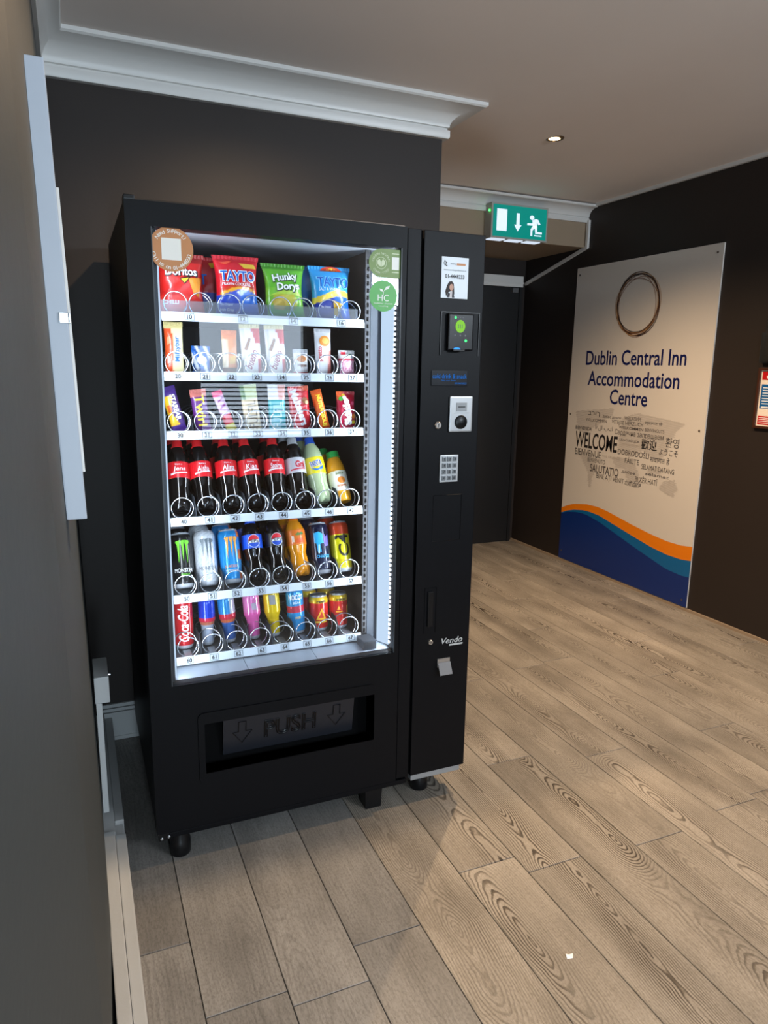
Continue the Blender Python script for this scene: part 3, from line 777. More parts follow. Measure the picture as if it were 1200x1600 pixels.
# ---- control panel on the right
def control_panel():
    p = vm(MB().box(0.811, 1.013, 0.0, 0.036, 0.105, 1.828, 0.002).build('control_panel', M_BLK))
    g = vm(MB().box(0.803, 0.8105, 0.014, 0.036, 0.105, 1.828).build('panel_gap', M_DARK))
    Z = -0.0012
    # contact card
    wh = mat('card_white', (214, 220, 226), rough=0.35)
    c = vm(MB().box(0.868, 0.957, -0.002, 0.0, 1.643, 1.759).build('contact_card', wh))
    cf = lambda x0, z0: front(x0, z0, -0.0026)
    lettering('01-4448233', M_INK, cf(.912, 1.705), c, w=.064, h=.011, bold=.02)
    lettering('www.vending solutions.ie', mat('card_grey', (110, 116, 122), rough=0.5), cf(.912, 1.722), c, w=.074, h=.006)
    lettering('vending', mat('card_grey', (110, 116, 122), rough=0.5), cf(.905, 1.740), c, w=.018, h=.006)
    shape([(-.015, -.003), (.015, -.003), (.015, .003), (-.015, .003)], mat('card_orange', (205, 140, 90), rough=0.5), cf(.932, 1.7395), c, 'orange_wordmark')
    for dx, dz, r_ in ((.0, .006, .0028), (.005, .002, .0028), (.001, -.003, .003), (.006, -.006, .0025), (-.003, .001, .002)):
        shape(circ(dx, dz, r_, n=10), mat('card_dark_print', (70, 66, 66), rough=0.5), cf(.878, 1.740), c, 'dot_print')
    # small printed portrait: long dark hair, headset, dark jacket
    hair = mat('portrait_hair', (44, 30, 28), rough=0.6); skin = mat('portrait_skin', (206, 160, 140), rough=0.6); jk = mat('portrait_jacket', (50, 48, 56), rough=0.6); sh_ = mat('portrait_shirt', (214, 206, 206), rough=0.6)
    pf = lambda lift: (lambda x, y, d=0: (.899 + x, -0.0026 - lift, 1.668 + y))
    shape([(-.014, -.020), (-.017, -.006), (-.012, .010), (-.006, .021), (.003, .024), (.010, .018), (.012, .004), (.013, -.012), (.010, -.020), (.004, -.004), (-.006, -.008)], hair, pf(0), c, 'portrait_hair')
    shape(circ(.003, .006, .0068, .0095, 20), skin, pf(.0003), c, 'portrait_face')
    shape([(-.012, -.023), (-.008, -.010), (.001, -.012), (.010, -.010), (.014, -.023)], jk, pf(.0003), c, 'portrait_jacket')
    shape([(-.003, -.023), (-.001, -.005), (.006, -.005), (.005, -.023)], sh_, pf(.0005), c, 'portrait_shirt')
    # payment recess and card reader
    rc = vm(MB().box(0.870, 0.873, -0.003, 0.0, 1.478, 1.602).box(1.0, 1.003, -0.003, 0.0, 1.478, 1.602).box(0.870, 1.003, -0.003, 0.0, 1.6022, 1.605).build('reader_surround', M_BLK2))
    rd = vm(MB().box(0.891, 0.976, -0.014, 0.0, 1.493, 1.600, 0.004).build('card_reader', mat('reader_glossy_black', (9, 9, 11), rough=0.3, spec=0.2)))
    rf = lambda x0, z0: front(x0, z0, -0.0146)
    shape(circ(0, 0, .0165, .0185), emis('reader_green', (150, 225, 80), 0.9), rf(.930, 1.563), rd, 'tap_symbol')
    for dx in (-.006, 0, .006):
        shape([(-.0011, -.006), (.0011, -.006), (.0011, .006), (-.0011, .006)], mat('reader_dark_green', (30, 80, 20), rough=.4), front(.930 + dx, 1.563, -0.0150), rd, 'tap_bar')
    shape(circ(0, 0, .0038, n=16), emis('reader_led', (60, 240, 110), 3), rf(.913, 1.588), rd, 'status_led')
    shape(circ(0, 0, .0040, n=16), emis('reader_led', (60, 240, 110), 3), rf(.950, 1.522), rd, 'button_led')
    for dx in (.922, .930, .938): shape(circ(0, 0, .0014, n=10), mat('reader_grey', (100, 100, 105), rough=.5), rf(dx, 1.588), rd, 'led_dot')
    for dx in (.913, .931, .948): shape(circ(0, 0, .0026, n=10), mat('reader_grey', (100, 100, 105), rough=.5), rf(dx, 1.537), rd, 'button_icon')
    MB().box(0.905, 0.945, -0.022, -0.0142, 1.490, 1.496, 0.002).build('card_slot_lip', M_BLK2, rd)
    shape(circ(0, 0, .012, .0055, 24, 0, math.pi), emis('reader_blue', (60, 150, 255), 1.6), rf(.921, 1.4962), rd, 'blue_light')
    # display
    ds = vm(MB().box(0.845, 0.968, -0.003, 0.0, 1.388, 1.433, 0.001).build('display', mat('display_glass', (12, 16, 24), rough=0.25, spec=0.25)))
    blue = emis('display_blue', (40, 130, 235), 0.75)
    lettering('cold drink & snack', blue, front(.9065, 1.417, -0.0036), ds, w=.116, h=.014)
    lettering('Make your choice', blue, front(.902, 1.404, -0.0036), ds, w=.050, h=.005)
    lettering('09/06/2023', blue, front(.944, 1.396, -0.0036), ds, w=.040, h=.005)
    # coin plate
    cp = vm(MB().box(0.908, 0.987, -0.008, 0.0, 1.249, 1.357, 0.004).build('coin_plate', mat('coin_plate_silver', (186, 188, 190), rough=0.35, metal=0.5)))
    MB().lathe([(.021, 0), (.021, -.003), (.017, -.006)], 28, 'y', (.947, -.008, 1.279)).build('return_button', M_BLK2, cp, smooth=True, angle=40)
    MB().box(.930, .966, -.0095, -.008, 1.312, 1.338).build('coin_slot_block', mat('coin_block_grey', (150, 152, 154), rough=0.4), cp)
    MB().box(.936, .960, -.0105, -.0095, 1.3235, 1.3265).build('coin_slot', M_INK, cp)
    MB().box(.922, .974, -.009, -.008, 1.306, 1.3075).build('groove_line', mat('coin_block_grey', (150, 152, 154), rough=0.4), cp)
    # locks
    for x, z, r_ in ((.872, 1.270, .0115), (.869, .571, .009)):
        k = vm(MB().lathe([(r_, 0), (r_, -.004), (r_ * .75, -.007)], 24, 'y', (x, 0, z)).build('lock', mat('lock_silver', (205, 200, 195), rough=0.25, metal=0.9), smooth=True, angle=40))
        MB().box(x - .001, x + .001, -.0078, -.0071, z - r_ * .5, z + r_ * .5).build('keyhole', M_INK, k)
    # keypad
    kp = vm(MB().box(0.882, 0.945, -0.005, 0.0, 1.094, 1.178, 0.0015).build('keypad', mat('keypad_silver', (196, 198, 200), rough=0.35, metal=0.3)))
    keys = '123456789*0#'
    km = mat('key_steel', (120, 124, 128), rough=0.35, metal=0.4)
    for i, ch in enumerate(keys):
        x = .8955 + (i % 3) * .018; z = 1.1655 - (i // 3) * .0195
        kb = MB().box(x - .0065, x + .0065, -.008, -.005, z - .0072, z + .0072, .001).build('key', km, kp)
        # the digit on the key
        lettering(ch, M_INK, front(x, z, -.0084), kp, h=.009 if ch != '*' else .005, bold=.02, name='key_digit')
    # faint slot covers and handle recess
    for (x0, x1, z0, z1) in ((.865, .964, .905, 1.052),):
        vm(MB().tube([(x0, -.0003, z0), (x1, -.0003, z0), (x1, -.0003, z1), (x0, -.0003, z1)], .0011, 4, True).build('slot_cover', M_BLK2))
    hr = vm(MB().tube([(.845, 0, .602), (.845, 0, .755), (.886, 0, .755), (.886, 0, .602)], .0014, 4, False).build('handle_recess', M_DARK))
    MB().box(.855, .874, -.006, 0.0, .625, .742, .002).build('pull_handle', M_BLK2, hr)
    # maker's wordmark
    lg = mat('logo_silver', (190, 190, 188), rough=0.35)
    o = vm(lettering('Vendo', lg, front(.949, .567, Z), None, w=.078, h=.020, bold=.012, shear=.25))
    o.name = 'wordmark'
    for i in range(1):
        vm(shape([(-.024, -.003), (.026, -.003), (.028, .003), (-.022, .003)], lg, front(.962, .551, Z), None, 'wordmark_bar'))
    # coin return scoop
    cs = vm(MB().box(.897, .943, -.003, 0, .478, .508, .001).build('coin_return', M_STEEL))
    MB().add([(.899, -.004, .495), (.944, -.004, .495), (.940, -.030, .462), (.895, -.030, .462), (.899, -.001, .492), (.944, -.001, .492), (.940, -.027, .459), (.895, -.027, .459)],
             [(0, 1, 2, 3), (7, 6, 5, 4), (0, 4, 5, 1), (1, 5, 6, 2), (2, 6, 7, 3), (3, 7, 4, 0)]).build('scoop', mat('scoop_grey', (120, 122, 126), rough=0.45, metal=0.3), cs)
control_panel()

# ---- stickers on the glass (their square codes are left blank)
def stickers():
    Y = 0.0072
    y = Y - 0.0009
    wt = mat('sticker_white', (240, 238, 230), rough=0.4)
    def disc(cx, cz, r, m, nm):
        k = MB().lathe([(r, 0), (r, .0008)], 48, 'y', (cx, y, cz)); return vm(k.build(nm, m))
    def arc_text(s, cx, cz, rad, a_mid, span, h, m, par, flip=False):
        for i, ch in enumerate(s):
            if ch == ' ': continue
            t = (i + .5) / len(s) - .5
            a = a_mid - t * span if not flip else a_mid + t * span
            rot = a - math.pi / 2 if not flip else a + math.pi / 2
            px, pz = cx + rad * math.cos(a), cz + rad * math.sin(a)
            hh = h if (ch.isupper() or ch in 'dlt0123456789?p') else (h * .72)
            if ch in '-.': hh = h * .15
            lettering(ch, m, front(px, pz, y - .0004), par, h=hh, rot=rot, bold=.01)
    s1 = disc(.108, 1.722, .054, mat('sticker_copper', (196, 130, 74), rough=0.4), 'support_sticker')
    arc_text('Need Support?', .108, 1.722, .043, math.pi / 2, 1.9, .0095, wt, s1)
    arc_text('Call us on 01-4448233', .108, 1.722, .045, -math.pi / 2, 2.7, .0095, wt, s1, True)
    shape([(-.024, -.026), (.024, -.026), (.024, .026), (-.024, .026)], wt, front(.108, 1.722, y - .0004), s1, 'blank_square')
    # olive pill-shaped sticker
    m = MB(); pl = circ(.681, 1.728, .0385, n=24, a0=math.pi / 2, a1=3 * math.pi / 2) + [(.739, 1.6895), (.739, 1.7665)]
    m.prism(pl, lambda a, b: (a, y, b), lambda a, b: (a, y + .0008, b))
    s2 = vm(m.build('olive_sticker', mat('sticker_olive', (108, 138, 48), rough=0.4)))
    pale = mat('sticker_pale', (206, 216, 176), rough=0.4)
    def ring(cx, cz, r0, r1, mm, par, nm='ring_print'):
        a = circ(cx, cz, r0, n=36); b = circ(cx, cz, r1, n=36); q = MB()
        q.add([(p[0], y - .0004, p[1]) for p in a + b], [(i, (i + 1) % 36, 36 + (i + 1) % 36, 36 + i) for i in range(36)]); q.build(nm, mm, par)
    ring(.680, 1.728, .0150, .0163, pale, s2)
    arc_text('CARBON NEUTRAL', .680, 1.728, .026, math.pi / 2, 2.9, .006, pale, s2)
    arc_text('COMMITTED', .680, 1.728, .027, -math.pi / 2, 2.0, .006, pale, s2, True)
    for k in (-1, 1):
        shape([(0, -.010), (k * .010, -.004), (k * .011, .006), (k * .004, .011), (0, .004)], pale, front(.680 + k * .0008, 1.728, y - .0004), s2, 'leaf_print')
    shape([(-.011, -.017), (.011, -.017), (.011, .017), (-.011, .017)], wt, front(.724, 1.729, y - .0004), s2, 'blank_square')
    for dz in (.026, -.024): shape([(-.011, -.0012), (.011, -.0012), (.011, .0012), (-.011, .0012)], pale, front(.724, 1.729 + dz, y - .0004), s2, 'print_line')
    s3 = disc(.688, 1.639, .043, mat('sticker_green', (72, 172, 66), rough=0.4), 'green_sticker')
    lettering('HC', wt, front(.688, 1.634, y - .0004), s3, w=.034, h=.018)
    MB().tube([(.688, y - .0006, 1.640), (.689, y - .0006, 1.652), (.697, y - .0006, 1.664)], .0007, 4).build('stem_print', wt, s3)
    shape([(0, 0), (.004, .010), (.016, .013), (.012, .004)], wt, front(.692, 1.655, y - .0004), s3, 'leaf_print')
    shape([(0, 0), (-.009, .002), (-.012, .009), (-.003, .007)], wt, front(.688, 1.650, y - .0004), s3, 'leaf_print')
    for dz, w_ in ((-.015, .058), (-.023, .030)):
        lettering('healthier choices' if w_ > .04 else 'vending', wt, front(.688, 1.634 + dz, y - .0004), s3, w=w_, h=.0045)
stickers()

# ---- LED strips down both sides of the door
def leds():
    vm(MB().prism([(.7445, .040), (.7445, .100), (.7225, .100), (.7225, .096)], lambda a, b: (a, b, .562), lambda a, b: (a, b, 1.768)).build('led_strip', emis('led_white', (205, 228, 250), 1.05)))
    b = MB()
    for k in range(80): b.box(0.7375, 0.7415, 0.034, 0.040, 0.572 + k * .015, 0.580 + k * .015)
    o = vm(b.build('led_row', emis('led_bright', (240, 248, 255), 3.0))); o['kind'] = 'stuff'
    vm(MB().box(0.0745, 0.0785, 0.032, 0.055, 0.565, 1.765).build('led_strip', emis('led_white', (205, 228, 250), 1.05)))
    for nm, x, ry in (('right_led_light', .736, 90), ('left_led_light', .0805, -90)):
        l = bpy.data.lights.new(nm, 'AREA'); l.shape = 'RECTANGLE'; l.size = 1.2; l.size_y = .022; l.energy = 5.2; l.color = (.86, .94, 1.0)
        o = bpy.data.objects.new(nm, l)
        zax = Vector((1 if ry > 0 else -1, -.45, 0)).normalized()      # light leaves along -zax: inwards and towards the back
        xax = Vector((0, 0, 1)); yax = zax.cross(xax)
        mm = Matrix((xax, yax, zax)).transposed().to_4x4(); mm.translation = Vector((x, .036, 1.165)); o.matrix_world = mm
        COL.objects.link(o)
leds()

# ---- shelves
NCOL = 8; PITCH = (RX1 - RX0) / NCOL
def colx(i): return RX0 + PITCH * (i + .5)
def coil_mesh():
    r, turns, pitch = .0305, 5.3, .080
    pts = []
    for k in range(int(turns * 22) + 1):
        a = 2 * math.pi * k / 22
        pts.append((r * math.sin(a), (.014 * k / 22 if k <= 22 else .014 + pitch * (k / 22 - 1)), -r * math.cos(a)))
    m = MB().tube(pts, .0018, 6); o = m.build('spiral_coil', M_COIL, smooth=True); me = o.data; bpy.data.objects.remove(o); return me
COIL = coil_mesh()
def shelves():
    guard = clear('clear_guard', (225, 235, 245), 0.02, 1.5, 0.10)
    for r in range(6):
        zt = TOPS[r]; tz = zt - .010
        s = vm(MB().box(RX0 - .012, RX1 + .003, RY + .006, .66, tz - .004, tz).box(RX0 - .012, RX0 - .009, RY + .03, .66, tz, tz + .05).build('shelf', M_TRAY))
        MB().add([(RX0, RY, zt - .024), (RX1, RY, zt - .024), (RX1, RY + .005, zt), (RX0, RY + .005, zt), (RX0, RY + .005, zt - .024), (RX1, RY + .005, zt - .024), (RX1, RY + .0057, zt), (RX0, RY + .0057, zt)],
                 [(0, 1, 2, 3), (7, 6, 5, 4), (0, 4, 5, 1), (1, 5, 6, 2), (2, 6, 7, 3), (3, 7, 4, 0)]).build('price_rail', M_RAIL, s)
        cols = [0, 2, 4, 6] if r == 0 else list(range(8))
        for i in cols:
            x = colx(i) + (.5 * PITCH if r == 0 else 0)
            fn = lambda a, b, d=0, x=x: (x + a, RY + (b + .012) / .024 * .005 - .0006 - d, zt - .012 + b)
            MB().tube([fn(a, b) for a, b in ((-.0125, -.0085), (.0125, -.0085), (.0125, .0085), (-.0125, .0085))], .0007, 4, True).build('tag_outline', M_INK, s)
            lettering('%d%d' % (r + 1, i), M_INK, fn, s, h=.0125, bold=.03, name='shelf_number')
        for i in range(9):
            if r == 0 and i % 2: continue
            if 0 < i < 8:
                x = RX0 + PITCH * i
                hgt = .050 if r < 3 else .062
                MB().add([(x + dx, yy, zz) for dx in (-.0006, .0006) for yy, zz in ((RY + .012, tz), (.60, tz), (.60, tz + hgt), (RY + .045, tz + hgt), (RY + .012, tz + hgt * .55))],
                         [(0, 1, 2, 3, 4), (9, 8, 7, 6, 5)] + [(k, 5 + k, 5 + (k + 1) % 5, (k + 1) % 5) for k in range(5)]).build('divider', mat('divider_metal', (90, 96, 104), rough=0.35, metal=0.7), s)
        for i in range(8):
            o = link('spiral_coil', COIL, s); o.location = (colx(i) + (.003 * (-1) ** i if r == 0 else 0), RY + .012, tz + .0335)
            o.rotation_euler = (0, random.choice((0, .5, -.6, 1.2)) if r > 2 else 0, 0)
        if r == 0:
            MB().box(RX0, RX1 - .02, RY + .007, RY + .008, zt - .004, zt + .030).build('clear_guard', guard, s)
        if r == 5:
            for i in range(8):
                MB().box(colx(i) - .010, colx(i) + .012, RY + .02, RY + .07, tz + .0005, tz + .006, .001).build('can_support', mat('support_grey', (160, 164, 170), rough=0.3, metal=0.5), s)
shelves()

# ================================================================== GOODS ON THE SHELVES
M_FOIL = print_mat('printed_foil', 0.28, 0.0, 0.4, 0.35)
M_CAN = print_mat('printed_can', 0.22, 0.25, 0.3)
M_LABEL = print_mat('printed_label', 0.35, 0.0, 0.2)
M_ALU = mat('can_aluminium', (205, 210, 216), rough=0.22, metal=0.9)
INKS = {}
def ink(r, g, b): return mat('ink_%d_%d_%d' % (r, g, b), (r, g, b), rough=0.35)
WHT = (244, 246, 248)
def sgnpow(v, p): return math.copysign(abs(v) ** p, v)
ORD = ['leftmost', 'second', 'third', 'fourth', 'fifth', 'sixth', 'seventh', 'rightmost']

def pack(name, label, cat, group, x, y, z, w, h, T, colfn, lean=6, roll=0, yaw=0, texts=(), shapes=(), seed=0, crimp=.010, ears=0.0):
    """a filled flow-wrap or pillow bag, standing on its bottom seal"""
    rr = random.Random(seed)
    root = tag(empty(name, (x, y, z), (math.radians(-lean), math.radians(roll), math.radians(yaw))), label, cat, group)
    ph = [rr.uniform(0, 6.28) for _ in range(4)]
    def thick(v):
        s = max(math.sin(math.pi * min(max((v * h - crimp) / (h - 2 * crimp), 0), 1)), 0)
        return .0012 + T * s ** .55
    def width(v):
        return w * (1 - (.05 + ears) * math.sin(math.pi * v) + ears * (abs(2 * v - 1) ** 4))
    def wob(xx, v): return .0016 * (math.sin(9 * v + 60 * xx + ph[0]) + .7 * math.sin(17 * v - 90 * xx + ph[1])) * math.sin(math.pi * v) * min(1, T / .02)
    def depth(xx, zz):
        v = min(max(zz / h, 0), 1); q = min(abs(2 * xx / width(v)), 1)
        return thick(v) * math.sqrt(max(1 - q ** (2 / .75), 0)) + wob(xx, v)
    nu, nv = 56, 44; vs, cs, fs = [], [], []
    for j in range(nv + 1):
        v = j / nv
        for i in range(nu):
            a = 2 * math.pi * i / nu
            xx = width(v) / 2 * sgnpow(math.cos(a), .75); sn = math.sin(a)
            dd = thick(v) * math.sqrt(max(1 - min(abs(math.cos(a)), 1) ** 2, 0))
            yy = (dd if sn > 0 else -dd) - wob(xx, v) * (1 if sn < 0 else -1) * (1 if abs(sn) > .2 else 0)
            zz = v * h
            if j in (0, nv): zz += .0012 * (1 if i % 2 else -1)
            vs.append((xx, yy, zz)); cs.append(lin(colfn(2 * xx / w, v)))
    for j in range(nv):
        for i in range(nu): fs.append((j * nu + i, j * nu + (i + 1) % nu, (j + 1) * nu + (i + 1) % nu, (j + 1) * nu + i))
    fs.append(tuple(range(nu))[::-1]); fs.append(tuple(nv * nu + i for i in range(nu)))
    MB().add(vs, fs).build('wrapper', M_FOIL, root, smooth=True, colors=cs)
    # crimped seals
    for v0, nm in ((1 - crimp / h, 'top_seal'), (0.0, 'bottom_seal')):
        m = MB(); n = 26; q = []; cc = []
        for k in range(n + 1):
            xx = (k / n - .5) * width(v0 + crimp / h / 2)
            for zz, yy in ((v0 * h, -.0017), (v0 * h + crimp, -.0017), (v0 * h + crimp, .0017), (v0 * h, .0017)):
                q.append((xx, yy + .0011 * (1 if k % 2 else -1), zz)); cc.append(lin(tuple(min(255, c * .9 + 14) for c in colfn(2 * xx / w, zz / h))))
        f = [(4 * k + a, 4 * k + (a + 1) % 4, 4 * k + 4 + (a + 1) % 4, 4 * k + 4 + a) for k in range(n) for a in range(4)] + [(0, 1, 2, 3), (4 * n + 3, 4 * n + 2, 4 * n + 1, 4 * n)]
        m.add(q, f).build(nm, M_FOIL, root, colors=cc)
    lift = [.0018]
    for poly, c in shapes:
        lf = lift[0]; lift[0] += .0004
        shape(poly, ink(*c), lambda a, b, d=0, lf=lf: (a, -depth(a, b) - lf, b), root, 'print_patch', maxlen=.010)
    for t in texts:
        s, c, cx, cz, tw, th = t[:6]; rot = t[6] if len(t) > 6 else 0; bold = t[7] if len(t) > 7 else .01; sh = t[8] if len(t) > 8 else 0
        lf = lift[0]; lift[0] += .0004
        lettering(s, ink(*c), lambda a, b, d=0, lf=lf: (cx + a, -depth(cx + a, cz + b) - lf, cz + b), root, w=tw, h=th, bold=bold, rot=math.radians(rot), maxlen=.009, shear=sh)
    return root

def wrap(r, off):
    def fn(x, z, d=0, x0=0, z0=0):
        a = -math.pi / 2 + x / r
        return ((r + off) * math.cos(a), (r + off) * math.sin(a), z)
    return fn
def turned(prof, colfn, nz=64, na=72):
    """surface of revolution with a colour layer; prof = [(r, z)]"""
    P = []
    L = [0]
    for (a, b), (c, d) in zip(prof, prof[1:]): L.append(L[-1] + math.hypot(c - a, d - b))
    for k in range(nz + 1):
        s = L[-1] * k / nz
        i = max(j for j in range(len(L)) if L[j] <= s + 1e-12); i = min(i, len(prof) - 2)
        t = (s - L[i]) / max(L[i + 1] - L[i], 1e-9)
        P.append((prof[i][0] + t * (prof[i + 1][0] - prof[i][0]), prof[i][1] + t * (prof[i + 1][1] - prof[i][1])))
    vs, cs, fs = [], [], []
    for r, z in P:
        for i in range(na):
            a = -math.pi / 2 + 2 * math.pi * (i - na / 2) / na
            vs.append((r * math.cos(a), r * math.sin(a), z)); cs.append(lin(colfn((i - na / 2) / na * 2 * math.pi * r if r > 0 else 0, z)))
    for j in range(nz):
        for i in range(na): fs.append((j * na + i, j * na + (i + 1) % na, (j + 1) * na + (i + 1) % na, (j + 1) * na + i))
    fs.append(tuple(range(na))[::-1]); fs.append(tuple(nz * na + i for i in range(na)))
    return MB().add(vs, fs), cs
def lean_root(name, label, cat, group, x, y, z, r, lean, roll=0, yaw=0):
    t = math.radians(lean)
    return tag(empty(name, (x, y, z + r * .8 * math.sin(t)), (-t, math.radians(roll), math.radians(yaw))), label, cat, group)
def prints(root, r, texts, shapes, off0=.0006):
    off = off0
    for poly, c in shapes:
        w_ = wrap(r, off); off += .0003
        shape(poly, ink(*c), w_, root, 'print_patch', maxlen=.006)
    for t in texts:
        s, c, cx, cz, tw, th = t[:6]; rot = t[6] if len(t) > 6 else 0; bold = t[7] if len(t) > 7 else .01; sh = t[8] if len(t) > 8 else 0
        w_ = wrap(r, off); off += .0003
        lettering(s, ink(*c), lambda a, b, d=0, w_=w_: w_(cx + a, cz + b), root, w=tw, h=th, bold=bold, rot=math.radians(rot), maxlen=.006, shear=sh)
def can(label, group, x, y, z, R, H, colfn, lean, texts=(), shapes=(), taper=None, roll=0, yaw=0, lid_col=None, cat='can'):
    root = lean_root('drink_can', label, cat, group, x, y, z, R, lean, roll, yaw)
    prof = [(.004, .007), (R * .60, .006), (R * .72, .0), (R * .80, .002), (R * .93, .009), (R, .015)]
    if taper: prof = [(.003, .006), (taper * .6, .005), (taper * .75, 0), (taper * .88, .004), (taper, .010), (taper, H * .40), (R, H * .54)]
    prof += [(R, H - .016), (R * .93, H - .008), (R * .84, H - .003), (R * .84, H - .001)]
    m, cs = turned(prof, lambda s, zz: (196, 200, 206) if (zz < .012 or zz > H - .004) else colfn(s, zz))
    m.build('body', M_CAN, root, smooth=True, colors=cs)
    ld = MB().lathe([(R * .78, H - .007), (R * .80, H - .001), (R * .845, H + .0008), (R * .85, H - .001)], 36)
    lo = ld.build('lid', M_ALU if not lid_col else mat('lid_%d_%d_%d' % lid_col, lid_col, rough=.3, metal=.6), root, smooth=True, angle=40)
    MB().box(-.006, .006, -.014, .004, H - .0065, H - .0045, .001).build('pull_tab', M_ALU, lo)
    prints(root, R if not taper else R, texts, shapes)
    return root
COLA = [(.006, .006), (.016, .003), (.0235, .0), (.029, .004), (.0322, .014), (.0328, .030), (.0312, .052), (.0298, .072), (.0312, .088), (.0325, .098), (.0325, .150), (.0315, .158), (.0265, .178), (.0185, .194), (.0138, .202), (.0138, .206)]
SWIRL = [(.006, .006), (.016, .003), (.0225, .0), (.028, .004), (.0315, .014), (.0322, .036), (.0300, .056), (.0270, .076), (.0262, .088), (.0295, .104), (.0318, .114), (.0318, .168), (.0300, .178), (.0225, .198), (.0145, .212), (.0138, .220)]
JUICE = [(.006, .005), (.018, .002), (.024, .0), (.0285, .004), (.0300, .012), (.0300, .105), (.0285, .120), (.0225, .142), (.0190, .150), (.0190, .156)]
def bottle(label, group, x, y, z, prof, liquid, cap, lab, labz, lean, texts=(), shapes=(), labfn=None, rough=.06, capr=.0148, caph=.017, lobes=True, lr=None, yaw=0, roll=0):
    root = lean_root('drink_bottle', label, 'bottle', group, x, y, z, .030, lean, roll, yaw)
    m, cs = turned(prof, lambda s, zz: liquid, 56, 70)
    if lobes:     # five-lobed foot
        m.v = [((vx * (1 - .10 * max(0, (.024 - vz) / .024) * (1 + math.cos(5 * math.atan2(vy, vx))) / 2)), vy * (1 - .10 * max(0, (.024 - vz) / .024) * (1 + math.cos(5 * math.atan2(vy, vx))) / 2),
                 vz + (.007 * max(0, (.022 - vz) / .022) * (1 + math.cos(5 * math.atan2(vy, vx))) / 2 if math.hypot(vx, vy) > .02 else 0)) for vx, vy, vz in m.v]
    b = m.build('bottle_body', print_mat('liquid_in_plastic', rough, 0, .6), root, smooth=True, colors=cs)
    r = lr or max(p[0] for p in prof if labz[0] <= p[1] <= labz[1])
    lp = [(r + .0005, labz[0]), (r + .0007, labz[0] + .001), (r + .0007, labz[1] - .001), (r + .0005, labz[1])]
    k, kc = turned(lp, labfn or (lambda s, zz: lab), 30, 72)
    lo = k.build('label_sleeve', M_LABEL, root, smooth=True, colors=kc)
    zt = prof[-1][1]
    MB().lathe([(capr, zt - .004), (capr, zt - .004 + caph), (capr * .9, zt - .002 + caph)], 28).build('cap', mat('cap_%d_%d_%d' % cap, cap, rough=.35), root, smooth=True, angle=40)
    MB().lathe([(capr + .0025, zt - .0075), (capr + .0025, zt - .0045)], 28).build('neck_ring', mat('cap_%d_%d_%d' % cap, cap, rough=.35), root, smooth=True, angle=40)
    prints(root, r, texts, shapes, .0012)
    return root
def clone(root, label, dx, dy, dz=0.0):
    c = root.copy(); COL.objects.link(c); c.location = root.location + Vector((dx, dy, dz)); c['label'] = label
    for ch in list(root.children):
        if ch.name.split('.')[0] in ('lettering', 'print_patch'): continue       # hidden by the front item
        d = ch.copy(); COL.objects.link(d); d.parent = c
        for g in list(ch.children):
            e = g.copy(); COL.objects.link(e); e.parent = d
    return c

def TZ(r): return TOPS[r] - .010

